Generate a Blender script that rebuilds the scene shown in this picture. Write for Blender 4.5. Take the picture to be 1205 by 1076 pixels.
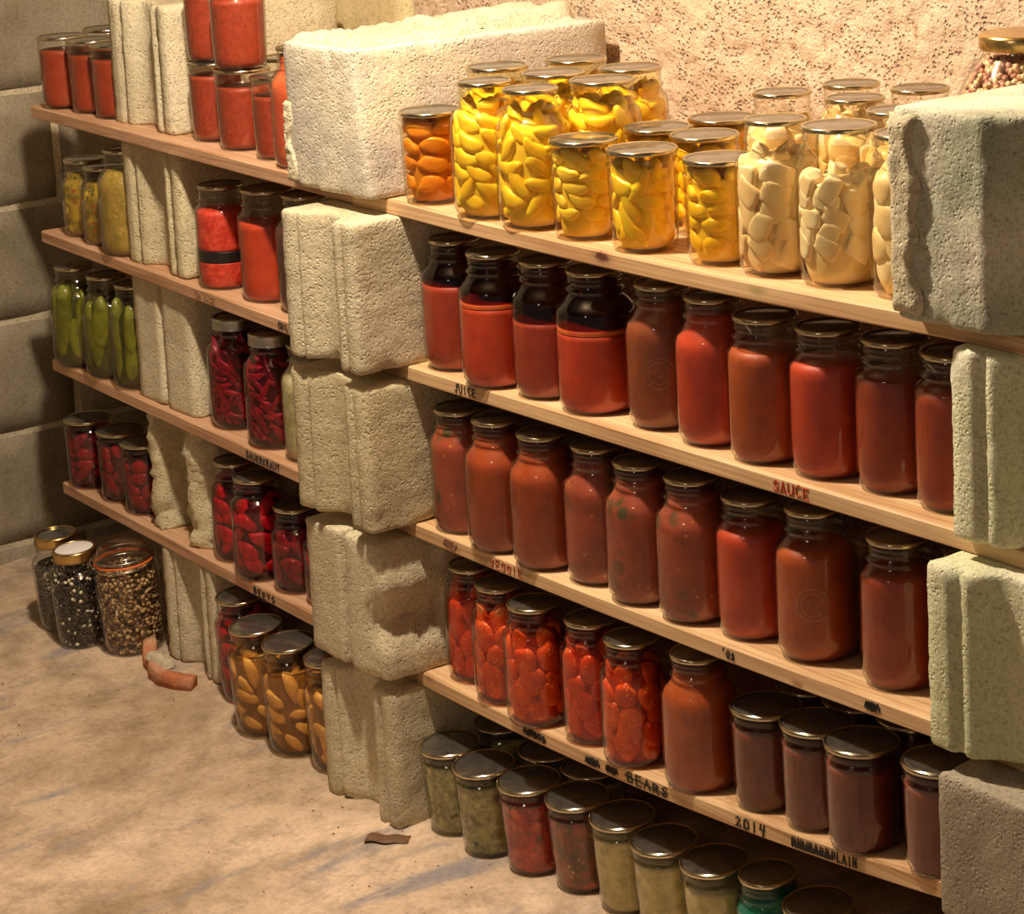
import bpy, bmesh, math, random
from math import sin, cos, pi, radians
from mathutils import Vector, Matrix, noise

# ---------------------------------------------------------------- camera, light, exposure
for o in list(bpy.data.objects): bpy.data.objects.remove(o)
scene = bpy.context.scene
COL = scene.collection
scene.view_settings.view_transform = 'Standard'
scene.view_settings.look = 'None'
scene.view_settings.gamma = 1.0
scene.view_settings.use_curve_mapping = False
scene.view_settings.exposure = 0.66
scene.cycles.transparent_max_bounces = 40
scene.cycles.max_bounces = 8

cam_data = bpy.data.cameras.new('camera')
cam = bpy.data.objects.new('camera', cam_data)
COL.objects.link(cam)
cR = Vector((0.5937, 0.8032, -0.0489)); cF = Vector((-0.7963, 0.5777, -0.1792)); 
cF.normalize(); cU = cR.cross(cF).normalized(); cR = cF.cross(cU).normalized()
m = Matrix((cR, cU, -cF)).transposed().to_4x4()
m.translation = Vector((2.747, -1.7545, 1.4542))
cam.matrix_world = m
cam_data.sensor_fit = 'HORIZONTAL'
cam_data.sensor_width = 36.0
cam_data.lens = 3006.54 / 1205 * 36.0
cam_data.shift_x = -33.11 / 1205
cam_data.shift_y = -322.32 / 1205
cam_data.clip_end = 50
scene.camera = cam

world = bpy.data.worlds.new('cellar_air')
scene.world = world
world.use_nodes = True
world.node_tree.nodes['Background'].inputs['Color'].default_value = (1.0, 0.82, 0.66, 1)
world.node_tree.nodes['Background'].inputs['Strength'].default_value = 0.07

def lamp(name, loc, power, color, radius):
    d = bpy.data.lights.new(name, 'POINT'); d.energy = power; d.color = color; d.shadow_soft_size = radius
    o = bpy.data.objects.new(name, d); o.location = loc; COL.objects.link(o); return o
lamp('ceiling_bulb', (0.22, -0.37, 1.95), 88, (1.0, 0.87, 0.69), 0.04)
lamp('far_room_globe', (1.3, -2.2, 1.85), 7, (1.0, 0.88, 0.76), 0.17)

# ---------------------------------------------------------------- materials
def lin(h):
    h = h.lstrip('#')
    out = []
    for i in (0, 2, 4):
        c = int(h[i:i+2], 16) / 255
        out.append(c / 12.92 if c <= .04045 else ((c + .055) / 1.055) ** 2.4)
    return (*out, 1)

class NB:
    """tiny node helper"""
    def __init__(s, name):
        s.m = bpy.data.materials.new(name); s.m.use_nodes = True
        s.t = s.m.node_tree; s.t.nodes.clear()
        s.out = s.t.nodes.new('ShaderNodeOutputMaterial')
    def n(s, kind, **kw):
        nd = s.t.nodes.new('ShaderNode' + kind)
        for k, v in kw.items():
            if k.startswith('_'): setattr(nd, k[1:], v)
            else: nd.inputs[k.replace('_', ' ')].default_value = v
        return nd
    def l(s, a, b): s.t.links.new(a, b)
    def coords(s, scale=(1, 1, 1), rnd=True):
        tc = s.n('TexCoord'); mp = s.n('Mapping'); mp.inputs['Scale'].default_value = scale
        s.l(tc.outputs['Object'], mp.inputs['Vector'])
        if rnd:
            oi = s.n('ObjectInfo'); mu = s.n('Math', _operation='MULTIPLY'); mu.inputs[1].default_value = 37.0
            s.l(oi.outputs['Random'], mu.inputs[0])
            cb = s.n('CombineXYZ'); s.l(mu.outputs[0], cb.inputs[0]); s.l(mu.outputs[0], cb.inputs[1]); s.l(mu.outputs[0], cb.inputs[2])
            s.l(cb.outputs[0], mp.inputs['Location'])
        return mp.outputs[0]
    def noise(s, vec, scale, detail=3, rough=.55):
        nd = s.n('TexNoise', Scale=scale, Detail=detail, Roughness=rough); s.l(vec, nd.inputs['Vector']); return nd.outputs['Fac']
    def ramp(s, fac, stops):
        r = s.n('ValToRGB'); e = r.color_ramp.elements
        while len(e) < len(stops): e.new(.5)
        for q, (p, c) in zip(e, stops): q.position = p; q.color = c if len(c) == 4 else (*c, 1)
        s.l(fac, r.inputs['Fac']); return r.outputs['Color']
    def mix(s, fac, a, b, mode='MIX'):
        x = s.n('Mix', _data_type='RGBA', _blend_type=mode)
        for v, i in ((fac, 0), (a, 6), (b, 7)):
            if hasattr(v, 'links'): s.l(v, x.inputs[i])
            else: x.inputs[i].default_value = v
        return x.outputs[2]
    def bump(s, h, strength, dist, prev=None):
        b = s.n('Bump', Strength=strength, Distance=dist); s.l(h, b.inputs['Height'])
        if prev is not None: s.l(prev, b.inputs['Normal'])
        return b.outputs['Normal']
    def bsdf(s, color, rough=.6, normal=None, **kw):
        p = s.n('BsdfPrincipled', Roughness=rough)
        for k, v in kw.items(): p.inputs[k.replace('_', ' ')].default_value = v
        if hasattr(color, 'links'): s.l(color, p.inputs['Base Color'])
        else: p.inputs['Base Color'].default_value = color
        if normal is not None: s.l(normal, p.inputs['Normal'])
        s.l(p.outputs[0], s.out.inputs['Surface']); return p

def mat_block(name, base, dark, tint=None, pores=1.0):
    b = NB(name); v = b.coords()
    big = b.noise(v, 9, 4); fine = b.noise(v, 160, 4, .7); mid = b.noise(v, 45, 3)
    c = b.mix(b.ramp(big, [(.35, (0, 0, 0)), (.65, (1, 1, 1))]), lin(base), lin(dark))
    if tint: c = b.mix(b.ramp(b.noise(v, 5.3, 2), [(.45, (0, 0, 0)), (.62, (1, 1, 1))]), c, lin(tint))
    c = b.mix(b.ramp(fine, [(.34, (.62, .6, .58)), (.46, (1, 1, 1))]), (0, 0, 0, 1), c, 'MULTIPLY') if False else b.mix(1.0, c, b.ramp(fine, [(.3, (.70, .68, .66)), (.45, (1, 1, 1)), (.7, (1.12, 1.1, 1.07))]), 'MULTIPLY')
    vo = b.n('TexVoronoi', Scale=185.0); b.l(v, vo.inputs['Vector'])
    pit = b.ramp(vo.outputs['Distance'], [(.10, (0, 0, 0)), (.40, (1, 1, 1))])
    sel = b.ramp(mid, [(.44, (1, 1, 1)), (.62, (0, 0, 0))])
    grn = b.noise(v, 330, 3, .8); c = b.mix(1.0, c, b.ramp(grn, [(.32, (.68, .66, .64)), (.48, (1, 1, 1)), (.72, (1.14, 1.13, 1.1))]), 'MULTIPLY')
    pit2 = b.mix(sel, (1, 1, 1, 1), pit)
    n1 = b.bump(grn, .6 * pores, .0012, b.bump(fine, .7 * pores, .0024))
    n2 = b.bump(pit2, .8 * pores, .0016, n1)
    n3 = b.bump(mid, .25, .003, n2)
    b.bsdf(c, .93, n3, Specular_IOR_Level=.15); return b.m

M = {}
M['block_cream'] = mat_block('cream_concrete', '#d2c6a8', '#c0b292')
M['block_cream2'] = mat_block('yellowish_concrete', '#d0c29c', '#bcae8c')
M['block_plain'] = mat_block('plain_grey_concrete', '#a99d88', '#978b78')
M['block_grey'] = mat_block('grey_concrete', '#c9bfae', '#aca396', '#d8ccb0')
M['block_green'] = mat_block('greenish_concrete', '#e6dec4', '#d4d0b2', '#cccca4')
M['block_moss'] = mat_block('mossy_concrete', '#beb9a2', '#9ca084', '#d0c7b0')
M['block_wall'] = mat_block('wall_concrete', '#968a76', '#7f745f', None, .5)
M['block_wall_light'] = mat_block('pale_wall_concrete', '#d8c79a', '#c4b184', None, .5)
M['mortar'] = mat_block('mortar', '#c9bba0', '#b5a78c')

b = NB('rough_cement'); v = b.coords(rnd=False)
big = b.noise(v, 4, 4); n1 = b.noise(v, 55, 6, .75); n2 = b.noise(v, 190, 3, .7)
c = b.mix(b.ramp(big, [(.35, (0, 0, 0)), (.7, (1, 1, 1))]), lin('#dcbfa2'), lin('#cdb192'))
c = b.mix(1.0, c, b.ramp(n1, [(.33, (.60, .52, .46)), (.45, (1, 1, 1))]), 'MULTIPLY')
vo = b.n('TexVoronoi', Scale=150.0); b.l(v, vo.inputs['Vector']); pit = b.ramp(vo.outputs['Distance'], [(.14, (0, 0, 0)), (.42, (1, 1, 1))])
pit = b.mix(b.ramp(b.noise(v, 22, 3), [(.46, (1, 1, 1)), (.58, (0, 0, 0))]), (1, 1, 1, 1), pit)
b.bsdf(c, .95, b.bump(pit, 1.0, .0045, b.bump(n2, .8, .004, b.bump(n1, .8, .007))), Specular_IOR_Level=.1); M['stucco'] = b.m

b = NB('dirty_floor'); v = b.coords(rnd=False)
big = b.noise(v, 2.6, 5, .6); st = b.noise(b.coords((3.2, 1.0, 1), False), 3.1, 5, .62); fn = b.noise(v, 120, 4, .7); mid = b.noise(v, 14, 5, .65)
c = b.mix(b.ramp(big, [(.36, (0, 0, 0)), (.62, (1, 1, 1))]), lin('#a68e70'), lin('#e0c4a8'))
c = b.mix(b.ramp(mid, [(.36, (.5, .5, .5)), (.56, (0, 0, 0))]), c, lin('#7e6a52'))
c = b.mix(b.ramp(st, [(.545, (0, 0, 0)), (.66, (.85, .85, .85))]), c, lin('#8c8688'))
c = b.mix(1.0, c, b.ramp(fn, [(.3, (.78, .76, .74)), (.5, (1, 1, 1)), (.72, (1.1, 1.1, 1.08))]), 'MULTIPLY')
b.bsdf(c, .88, b.bump(fn, .5, .0015, b.bump(mid, .7, .012, b.bump(st, .4, .01))), Specular_IOR_Level=.25); M['floor'] = b.m

b = NB('ceiling_boards'); b.bsdf(lin('#5e4c3a'), .9); M['ceiling'] = b.m

def mat_wood(name, base, dark, knots=()):
    b = NB(name); v = b.coords((1.2, 14, 22)); w = b.coords((.5, 60, 90))
    g = b.noise(v, 3.0, 5, .6); g2 = b.noise(w, 3.0, 3, .6); gb = b.noise(b.coords((1, 1, 1)), 5, 2)
    c = b.mix(b.ramp(g, [(.35, (0, 0, 0)), (.68, (1, 1, 1))]), lin(base), lin(dark))
    c = b.mix(1.0, c, b.ramp(g2, [(.36, (.74, .66, .58)), (.55, (1, 1, 1))]), 'MULTIPLY')
    c = b.mix(1.0, c, b.ramp(gb, [(.4, (.92, .9, .88)), (.6, (1, 1, 1))]), 'MULTIPLY')
    for (kx, ky, kz, r, col) in knots:
        tc = b.n('TexCoord'); sub = b.n('VectorMath', _operation='SUBTRACT'); b.l(tc.outputs['Object'], sub.inputs[0]); sub.inputs[1].default_value = (kx, ky, kz)
        sc = b.n('VectorMath', _operation='MULTIPLY'); b.l(sub.outputs[0], sc.inputs[0]); sc.inputs[1].default_value = (.55, .8, 1.3)
        ln = b.n('VectorMath', _operation='LENGTH'); b.l(sc.outputs[0], ln.inputs[0])
        ad = b.n('Math', _operation='ADD'); b.l(ln.outputs['Value'], ad.inputs[0])
        nz = b.n('Math', _operation='MULTIPLY'); b.l(b.noise(b.coords(rnd=False), 160, 2), nz.inputs[0]); nz.inputs[1].default_value = r * .7; b.l(nz.outputs[0], ad.inputs[1])
        k = b.ramp(ad.outputs[0], [(r * .9, (1, 1, 1)), (r * 1.25, (.35, .35, .35)), (r * 2.1, (0, 0, 0))])
        c = b.mix(k, c, lin(col))
    b.bsdf(c, .62, b.bump(g2, .25, .0008), Specular_IOR_Level=.3); return b.m

def mat_plain(name, col, rough=.5, metallic=0, **kw):
    b = NB(name); b.bsdf(lin(col), rough, None, Metallic=metallic, **kw); return b.m

b = NB('lid_metal'); v = b.coords(); nz = b.noise(v, 90, 3)
b.bsdf(b.mix(b.ramp(nz, [(.4, (0, 0, 0)), (.7, (1, 1, 1))]), lin('#96928a'), lin('#78746c')), .17, b.bump(nz, .08, .0006), Metallic=.85); M['lid'] = b.m
b = NB('lid_rim_brass'); b.bsdf(lin('#c8bc9c'), .2, None, Metallic=1.0); M['rim'] = b.m
b = NB('band_silver'); b.bsdf(lin('#c4c0b8'), .28, None, Metallic=1.0); M['band'] = b.m
b = NB('band_gold'); b.bsdf(lin('#d0b070'), .26, None, Metallic=1.0); M['gold'] = b.m
M['white'] = mat_plain('white_disc', '#e6e0dc', .5)
M['rubber'] = mat_plain('orange_rubber', '#d86a2c', .45)
M['wire'] = mat_plain('steel_wire', '#a8a49c', .3, 1.0)
M['ink_black'] = mat_plain('black_marker', '#2c2620', .7)
M['ink_faint'] = mat_plain('faded_marker', '#8a6448', .8)
M['ink_red'] = mat_plain('red_marker', '#b03a22', .7)
M['ink_pink'] = mat_plain('faded_red_marker', '#b8684e', .75)
M['void'] = mat_plain('dark_gap', '#3a3026', .95)

def mat_glass(name, tint, edge, gl=1.0):
    b = NB(name); v = b.coords()
    lw = b.n('LayerWeight', Blend=.5)
    nrm = b.bump(b.noise(v, 28, 2), .10, .003)
    p3 = b.n('Math', _operation='POWER'); b.l(lw.outputs['Facing'], p3.inputs[0]); p3.inputs[1].default_value = 3.2
    mu = b.n('Math', _operation='MULTIPLY_ADD'); b.l(p3.outputs[0], mu.inputs[0]); mu.inputs[1].default_value = .62 * gl; mu.inputs[2].default_value = .05 * gl
    col = b.mix(p3.outputs[0], lin(tint), lin(edge))
    tr = b.n('BsdfTransparent'); b.l(col, tr.inputs['Color'])
    gs = b.n('BsdfGlossy', Roughness=.06); gs.inputs['Color'].default_value = (1, 1, 1, 1); b.l(nrm, gs.inputs['Normal'])
    mx = b.n('MixShader'); b.l(mu.outputs[0], mx.inputs[0]); b.l(tr.outputs[0], mx.inputs[1]); b.l(gs.outputs[0], mx.inputs[2])
    b.l(mx.outputs[0], b.out.inputs['Surface']); return b.m
M['glass'] = mat_glass('clear_glass', '#fdfdf9', '#b4afa2')
M['glass_teal'] = mat_glass('blue_green_glass', '#9fd8cf', '#4e9a96')

def mat_liquid(name, tint):
    b = NB(name); tr = b.n('BsdfTransparent'); tr.inputs['Color'].default_value = lin(tint)
    b.l(tr.outputs[0], b.out.inputs['Surface']); return b.m

def mat_food(name, a, c2, scale=60, rough=.45, spots=(), contrast=(.4, .62), sss=0.0, bump=.25, bd=.001, spec=.35):
    b = NB(name); v = b.coords()
    n = b.noise(v, scale, 4, .6)
    c = b.mix(b.ramp(n, [(contrast[0], (0, 0, 0)), (contrast[1], (1, 1, 1))]), lin(a), lin(c2))
    for (col, sc, lo, hi) in spots:
        vo = b.n('TexVoronoi', Scale=float(sc)); b.l(v, vo.inputs['Vector'])
        sel = b.noise(v, sc * .35, 2)
        d = b.ramp(vo.outputs['Distance'], [(lo, (1, 1, 1)), (hi, (0, 0, 0))])
        s2 = b.ramp(sel, [(.50, (0, 0, 0)), (.60, (1, 1, 1))])
        f = b.mix(1.0, d, s2, 'MULTIPLY')
        c = b.mix(f, c, lin(col))
    p = b.bsdf(c, rough, b.bump(n, bump, bd), Specular_IOR_Level=spec)
    if sss: p.inputs['Subsurface Weight'].default_value = sss; p.inputs['Subsurface Radius'].default_value = (.02, .012, .004)
    return b.m

FOOD = {
 'sauce': ('#9a3a18', '#8a3014'), 'sauce_bright': ('#c0401e', '#b03618'), 'sauce_orange': ('#ae4e1c', '#9e4216'),
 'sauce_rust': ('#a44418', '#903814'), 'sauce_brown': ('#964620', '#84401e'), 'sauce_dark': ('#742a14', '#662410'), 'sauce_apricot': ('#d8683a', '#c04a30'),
 'juice_bright': ('#d0441e', '#c03a1a'), 'juice': ('#ac3c20', '#9c341a'),
}
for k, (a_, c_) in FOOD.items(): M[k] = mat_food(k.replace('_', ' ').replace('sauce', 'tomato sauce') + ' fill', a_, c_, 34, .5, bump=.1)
M['sauce_rough'] = mat_food('coarse tomato sauce', '#a03c22', '#8e341c', 120, .5, spots=[('#d88860', 260, .10, .2)])
M['orange_layer'] = mat_food('orange juice layer', '#e8752c', '#dc5c28', 60)
M['veggie'] = mat_food('vegetable sauce', '#a84a2e', '#8e3e28', 26, .5, spots=[('#4c4424', 42, .30, .5), ('#c87a3c', 95, .12, .25)])
M['relish'] = mat_food('green relish', '#b0a868', '#767042', 85, .45, spots=[('#b8b070', 110, .25, .45), ('#9a6038', 170, .15, .3), ('#3c3a1c', 90, .2, .4)], bump=.8, bd=.004)
M['kraut'] = mat_food('yellow kraut', '#ccbc7e', '#a89a5a', 70, .45, spots=[('#c8bc88', 90, .2, .5)], bump=.6, bd=.003)
M['salsa'] = mat_food('red salsa', '#c03e26', '#8e2c1a', 75, .4, spots=[('#d88a4a', 130, .18, .3), ('#5c5a2c', 80, .22, .4), ('#d85a34', 60, .3, .5)], bump=.8, bd=.004)
M['salsa_green'] = mat_food('green and red salsa', '#94462a', '#5e4426', 60, .4, spots=[('#b8a468', 120, .2, .35), ('#c03a24', 55, .3, .5), ('#4c4c26', 80, .22, .4)], bump=.8, bd=.004)
M['picca'] = mat_food('yellow pickle relish', '#a8842a', '#6c5c20', 70, .4, spots=[('#d8b838', 75, .3, .5), ('#9c3c20', 100, .2, .35), ('#50501c', 90, .2, .4)], bump=.8, bd=.004)
M['mustard'] = mat_food('mustard relish', '#a08238', '#86702c', 60, .45, spots=[('#b89a4c', 150, .2, .4)], bump=.5, bd=.002)
M['cabbage'] = mat_food('sauerkraut', '#c2b68c', '#a89a68', 75, .45, bump=.6, bd=.003)
M['purple'] = mat_food('purple brown preserve', '#5c2a2c', '#3e2022', 40)
M['black_band'] = mat_food('black layer', '#241c1a', '#14100e', 60)
M['red_mash'] = mat_food('red mash', '#d84a34', '#b8301e', 80, bump=.8, bd=.003)
M['teal_fill'] = mat_food('pale fill behind teal glass', '#7fae9a', '#6a9a88', 60)
M['peach'] = mat_food('peach flesh', '#ffda40', '#fcc62e', 30, .35, sss=.55, bump=.15)
M['peach_pale'] = mat_food('pale peach flesh', '#ffdf5c', '#f8cc44', 30, .35, sss=.55, bump=.15)
M['peach_gold'] = mat_food('golden peach flesh', '#ffd02c', '#f8be1e', 30, .35, sss=.55, bump=.15)
M['peach_dark'] = mat_food('orange peach flesh', '#f8ae34', '#ee9a28', 40, .4, sss=.5, bump=.2)
M['syrup_yellow'] = mat_food('thick syrup core', '#fad44a', '#f2c83c', 30, .3)
M['syrup_orange'] = mat_food('orange syrup core', '#e09c34', '#d08c2a', 30, .3)
M['syrup_pear'] = mat_food('pear syrup core', '#ecd8a4', '#e0c890', 30, .3)
M['pear'] = mat_food('pear flesh', '#fde6bc', '#f2d2a0', 22, .4, sss=.5, bump=.1)
M['pear_pale'] = mat_food('pale pear flesh', '#fceaca', '#ecd6ae', 22, .4, sss=.5, bump=.1)
M['pear_big'] = mat_food('smooth pear flesh', '#fae6be', '#f0d4a2', 18, .4, sss=.5, bump=.05)
M['tomato'] = mat_food('tomato flesh', '#dc5a2a', '#c44220', 40, .3, spots=[('#f0b050', 230, .2, .36)], sss=.1)
M['tomato_orange'] = mat_food('orange tomato flesh', '#ec7a30', '#d45422', 36, .3, spots=[('#fac860', 210, .24, .40)], sss=.1)
M['tomato_core'] = mat_food('tomato juice core', '#b83c20', '#a0301a', 40, .35)
M['beet'] = mat_food('beet flesh', '#a01c2c', '#761424', 40, .3)
M['beet_bright'] = mat_food('bright beet flesh', '#d4283a', '#a81c2c', 30, .3)
M['beet_shred'] = mat_food('beet shreds', '#a02038', '#641424', 60, .35)
M['beet_core'] = mat_food('beet juice core', '#541420', '#3e0e18', 40, .3)
M['pickle'] = mat_food('pickle skin', '#848232', '#646428', 40, .3, spots=[('#9a9c50', 200, .1, .2)])
M['pickle_core'] = mat_food('brine core', '#4c4e28', '#3c3e20', 40, .3)
M['apple'] = mat_food('amber fruit flesh', '#e4b86e', '#cc9c54', 26, .4, sss=.1)
M['apple_core'] = mat_food('amber syrup core', '#966a36', '#805a2c', 30, .35)
for k, c_ in {'liq_yellow': '#fffae0', 'liq_pear': '#fdf8ea', 'liq_tomato': '#f8d4c4', 'liq_beet': '#e8b0b8', 'liq_green': '#eeecc8', 'liq_amber': '#faecd0', 'liq_dark': '#bc8a78', 'liq_cloud': '#d8cca0'}.items():
    M[k] = mat_liquid(k.replace('liq_', '') + ' liquid', c_)
def mat_beans(name, cols):
    b = NB(name); g = b.n('NewGeometry')
    st = [(i / len(cols), lin(c)) for i, c in enumerate(cols)]
    c = b.ramp(g.outputs['Random Per Island'], st); b.t.nodes[-1].color_ramp.interpolation = 'CONSTANT' if hasattr(b.t.nodes[-1], 'color_ramp') else None
    b.bsdf(c, .35); return b.m
M['beans'] = mat_beans('speckled beans', ['#b08c5c', '#6c4a2c', '#c8a878', '#8a6440', '#503420'])
M['beans_mixed'] = mat_beans('black and white beans', ['#1c1614', '#241a18', '#2c2020', '#e8dcc0', '#1e1818', '#3a2820'])
M['seeds_dark'] = mat_beans('dark seeds', ['#3a302a', '#54463a', '#2c2420', '#6a5a4a'])
M['seeds_pink'] = mat_beans('pink and tan beans', ['#e0b890', '#c88c70', '#e8d0a0', '#8a5a48', '#d8a878', '#b8786a'])
M['tile'] = mat_block('terracotta', '#c07850', '#a86444', '#c8a888', .7)

# ---------------------------------------------------------------- helpers
def link(o, parent=None):
    COL.objects.link(o)
    if parent: o.parent = parent
    return o
def mesh_from(name, verts, faces, mat, smooth=True):
    me = bpy.data.meshes.new(name); me.from_pydata([tuple(v) for v in verts], [], faces); me.validate()
    if smooth: me.polygons.foreach_set('use_smooth', [True] * len(me.polygons))
    me.materials.append(mat); me.update(); return me
def ob(name, me, parent=None, loc=(0, 0, 0), rot=None):
    o = bpy.data.objects.new(name, me); o.location = loc
    if rot is not None: o.rotation_euler = rot
    return link(o, parent)
def empty(name, loc, label, cat, group=None, rot=None):
    o = bpy.data.objects.new(name, None); o.empty_display_size = .02; o.location = loc
    if rot: o.rotation_euler = rot
    o['label'] = label; o['category'] = cat
    if group: o['group'] = group
    return link(o)
def tag(o, label=None, cat=None, group=None, kind=None):
    for k, v in (('label', label), ('category', cat), ('group', group), ('kind', kind)):
        if v: o[k] = v
    return o
def lathe_data(prof, seg=32):
    """prof: (z, r) list bottom to top; r = 0 closes on the axis"""
    V, F = [], []; rings = []
    for z, r in prof:
        if r <= 1e-6: rings.append([len(V)]); V.append((0, 0, z))
        else:
            rings.append(list(range(len(V), len(V) + seg)))
            V += [(r * cos(2 * pi * i / seg), r * sin(2 * pi * i / seg), z) for i in range(seg)]
    for a, b_ in zip(rings, rings[1:]):
        for i in range(seg):
            j = (i + 1) % seg
            if len(a) == 1 and len(b_) == 1: continue
            if len(a) == 1: F.append((a[0], b_[j], b_[i]))
            elif len(b_) == 1: F.append((a[i], a[j], b_[0]))
            else: F.append((a[i], a[j], b_[j], b_[i]))
    return V, F
def lathe(name, prof, mat, seg=32):
    V, F = lathe_data(prof, seg); return mesh_from(name, V, F, mat)
def n3(p, s, seed=0.0):
    return noise.noise(Vector((p[0] * s + seed, p[1] * s - seed, p[2] * s + seed * .7)))

# ---------------------------------------------------------------- the setting
TH = -0.0366
FLOOR_S = 0.07
def floor_z(y): return FLOOR_S * (min(y, .12) - .05)
def grid(name, nu, nv, fn, mat):
    V = [fn(i / nu, j / nv) for j in range(nv + 1) for i in range(nu + 1)]
    F = [(j * (nu + 1) + i, j * (nu + 1) + i + 1, (j + 1) * (nu + 1) + i + 1, (j + 1) * (nu + 1) + i) for j in range(nv) for i in range(nu)]
    return mesh_from(name, V, F, mat)
def ff(u, v):
    x = -1.46 + 5.0 * u; y = -3.2 + 3.66 * v
    d = .0025 * n3((x, y, 0), 3) + .0012 * n3((x, y, 0), 11)
    w = min(1, max(0, (-.10 - y) / .1))
    return (x, y, floor_z(y) + d * w)
tag(ob('floor', grid('floor', 150, 122, ff, M['floor'])), kind='structure')
# rough cement back wall, X > -0.53
def fb(u, v):
    x = -.53 + 3.4 * u; z = -.05 + 2.15 * v
    fine = max(0, 1 - max(0, x - 1.3) * 2)
    d = .006 * n3((x, 0, z), 9) + (.0045 * n3((x, 0, z), 34, 3) + .003 * n3((x, 0, z), 80, 5)) * fine
    return (x, .402 - d, z)
wb = tag(ob('wall_back', grid('wall_back', 560, 330, fb, M['stucco'])), kind='structure')
def rough_box(name, x0, x1, y0, y1, z0, z1, mat, parent=None, step=.02, amp=.0015, r=.004):
    """a box whose faces are subdivided, edges worn"""
    nx, ny, nz = [max(2, min(24, int(round((b_ - a_) / step)))) for a_, b_ in ((x0, x1), (y0, y1), (z0, z1))]
    bm = bmesh.new(); vm = {}
    cx, cy, cz = (x0 + x1) / 2, (y0 + y1) / 2, (z0 + z1) / 2
    def vert(i, j, k):
        key = (i, j, k)
        if key not in vm:
            x = x0 + (x1 - x0) * i / nx; y = y0 + (y1 - y0) * j / ny; z = z0 + (z1 - z0) * k / nz
            e = (i in (0, nx)) + (j in (0, ny)) + (k in (0, nz))
            if e >= 2:
                q = r * (.6 + .8 * abs(n3((x, y, z), 30)))
                if i in (0, nx): x += q * (1 if i == 0 else -1)
                if j in (0, ny): y += q * (1 if j == 0 else -1)
                if k in (0, nz): z += q * (1 if k == 0 else -1)
            x += amp * n3((x, y, z), 45, 1); y += amp * n3((x, y, z), 45, 2); z += amp * n3((x, y, z), 45, 3)
            vm[key] = bm.verts.new((x - cx, y - cy, z - cz))
        return vm[key]
    for a_ in range(nx):
        for b_ in range(nz):
            bm.faces.new([vert(a_, 0, b_), vert(a_ + 1, 0, b_), vert(a_ + 1, 0, b_ + 1), vert(a_, 0, b_ + 1)])
            bm.faces.new([vert(a_, ny, b_ + 1), vert(a_ + 1, ny, b_ + 1), vert(a_ + 1, ny, b_), vert(a_, ny, b_)])
    for a_ in range(ny):
        for b_ in range(nz):
            bm.faces.new([vert(0, a_, b_ + 1), vert(0, a_ + 1, b_ + 1), vert(0, a_ + 1, b_), vert(0, a_, b_)])
            bm.faces.new([vert(nx, a_, b_), vert(nx, a_ + 1, b_), vert(nx, a_ + 1, b_ + 1), vert(nx, a_, b_ + 1)])
    for a_ in range(nx):
        for b_ in range(ny):
            bm.faces.new([vert(a_, b_ + 1, 0), vert(a_ + 1, b_ + 1, 0), vert(a_ + 1, b_, 0), vert(a_, b_, 0)])
            bm.faces.new([vert(a_, b_, nz), vert(a_ + 1, b_, nz), vert(a_ + 1, b_ + 1, nz), vert(a_, b_ + 1, nz)])
    me = bpy.data.meshes.new(name); bm.to_mesh(me); bm.free()
    me.polygons.foreach_set('use_smooth', [True] * len(me.polygons)); me.materials.append(mat)
    o = ob(name, me, parent, (cx, cy, cz)); return o
# left stretch of the back wall: laid blocks over mortar backing
bl = ob('wall_back_left', mesh_from('wall_back_left', [(-1.6, .425, -.05), (-.5, .425, -.05), (-.5, .425, 2.1), (-1.6, .425, 2.1), (-1.6, .5, -.05), (-.5, .5, -.05), (-.5, .5, 2.1), (-1.6, .5, 2.1)],
    [(0, 1, 2, 3), (5, 4, 7, 6), (4, 0, 3, 7), (1, 5, 6, 2), (3, 2, 6, 7), (4, 5, 1, 0)], M['mortar'], False)); tag(bl, kind='structure')
for r_ in range(10):
    z0 = .12 + .2 * r_ - .2
    off = 0
    for c_ in range(4):
        xb = -.552 - .4 * c_ + (off if c_ == 0 and 0 else 0); xa = xb - .392
        if r_ % 2:
            xb -= 0 if c_ == 0 else 0
        if r_ % 2 == 0:
            if c_ == 0: xa = xb - .192
            else: xb += .2; xa += .2
        xa = max(xa, -1.418)
        if xb - xa < .05: continue
        rough_box('wall_block', xa, xb, .400, .43, z0, z0 + .192, M['block_wall_light'], bl, .04, .001, .003)
# left wall of laid blocks
wl = ob('wall_left', mesh_from('wall_left', [(-1.4245, -3.2, -.3), (-1.4245, .47, -.3), (-1.4245, .47, 2.1), (-1.4245, -3.2, 2.1), (-1.6, -3.2, -.3), (-1.6, .47, -.3), (-1.6, .47, 2.1), (-1.6, -3.2, 2.1)],
    [(0, 1, 2, 3), (5, 4, 7, 6), (4, 0, 3, 7), (1, 5, 6, 2), (3, 2, 6, 7), (4, 5, 1, 0)], M['mortar'], False)); tag(wl, kind='structure')
for r_ in range(11):
    z0 = .847 - .205 * 5 + .205 * r_ + .006
    for c_ in range(5):
        y1 = .4 - .405 * c_ + (.0 if r_ % 2 else -.2)
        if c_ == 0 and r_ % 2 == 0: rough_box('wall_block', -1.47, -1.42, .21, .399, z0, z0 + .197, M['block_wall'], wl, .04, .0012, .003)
        rough_box('wall_block', -1.47, -1.42, y1 - .395, y1, z0, z0 + .197, M['block_wall'], wl, .04, .0012, .003)
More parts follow.
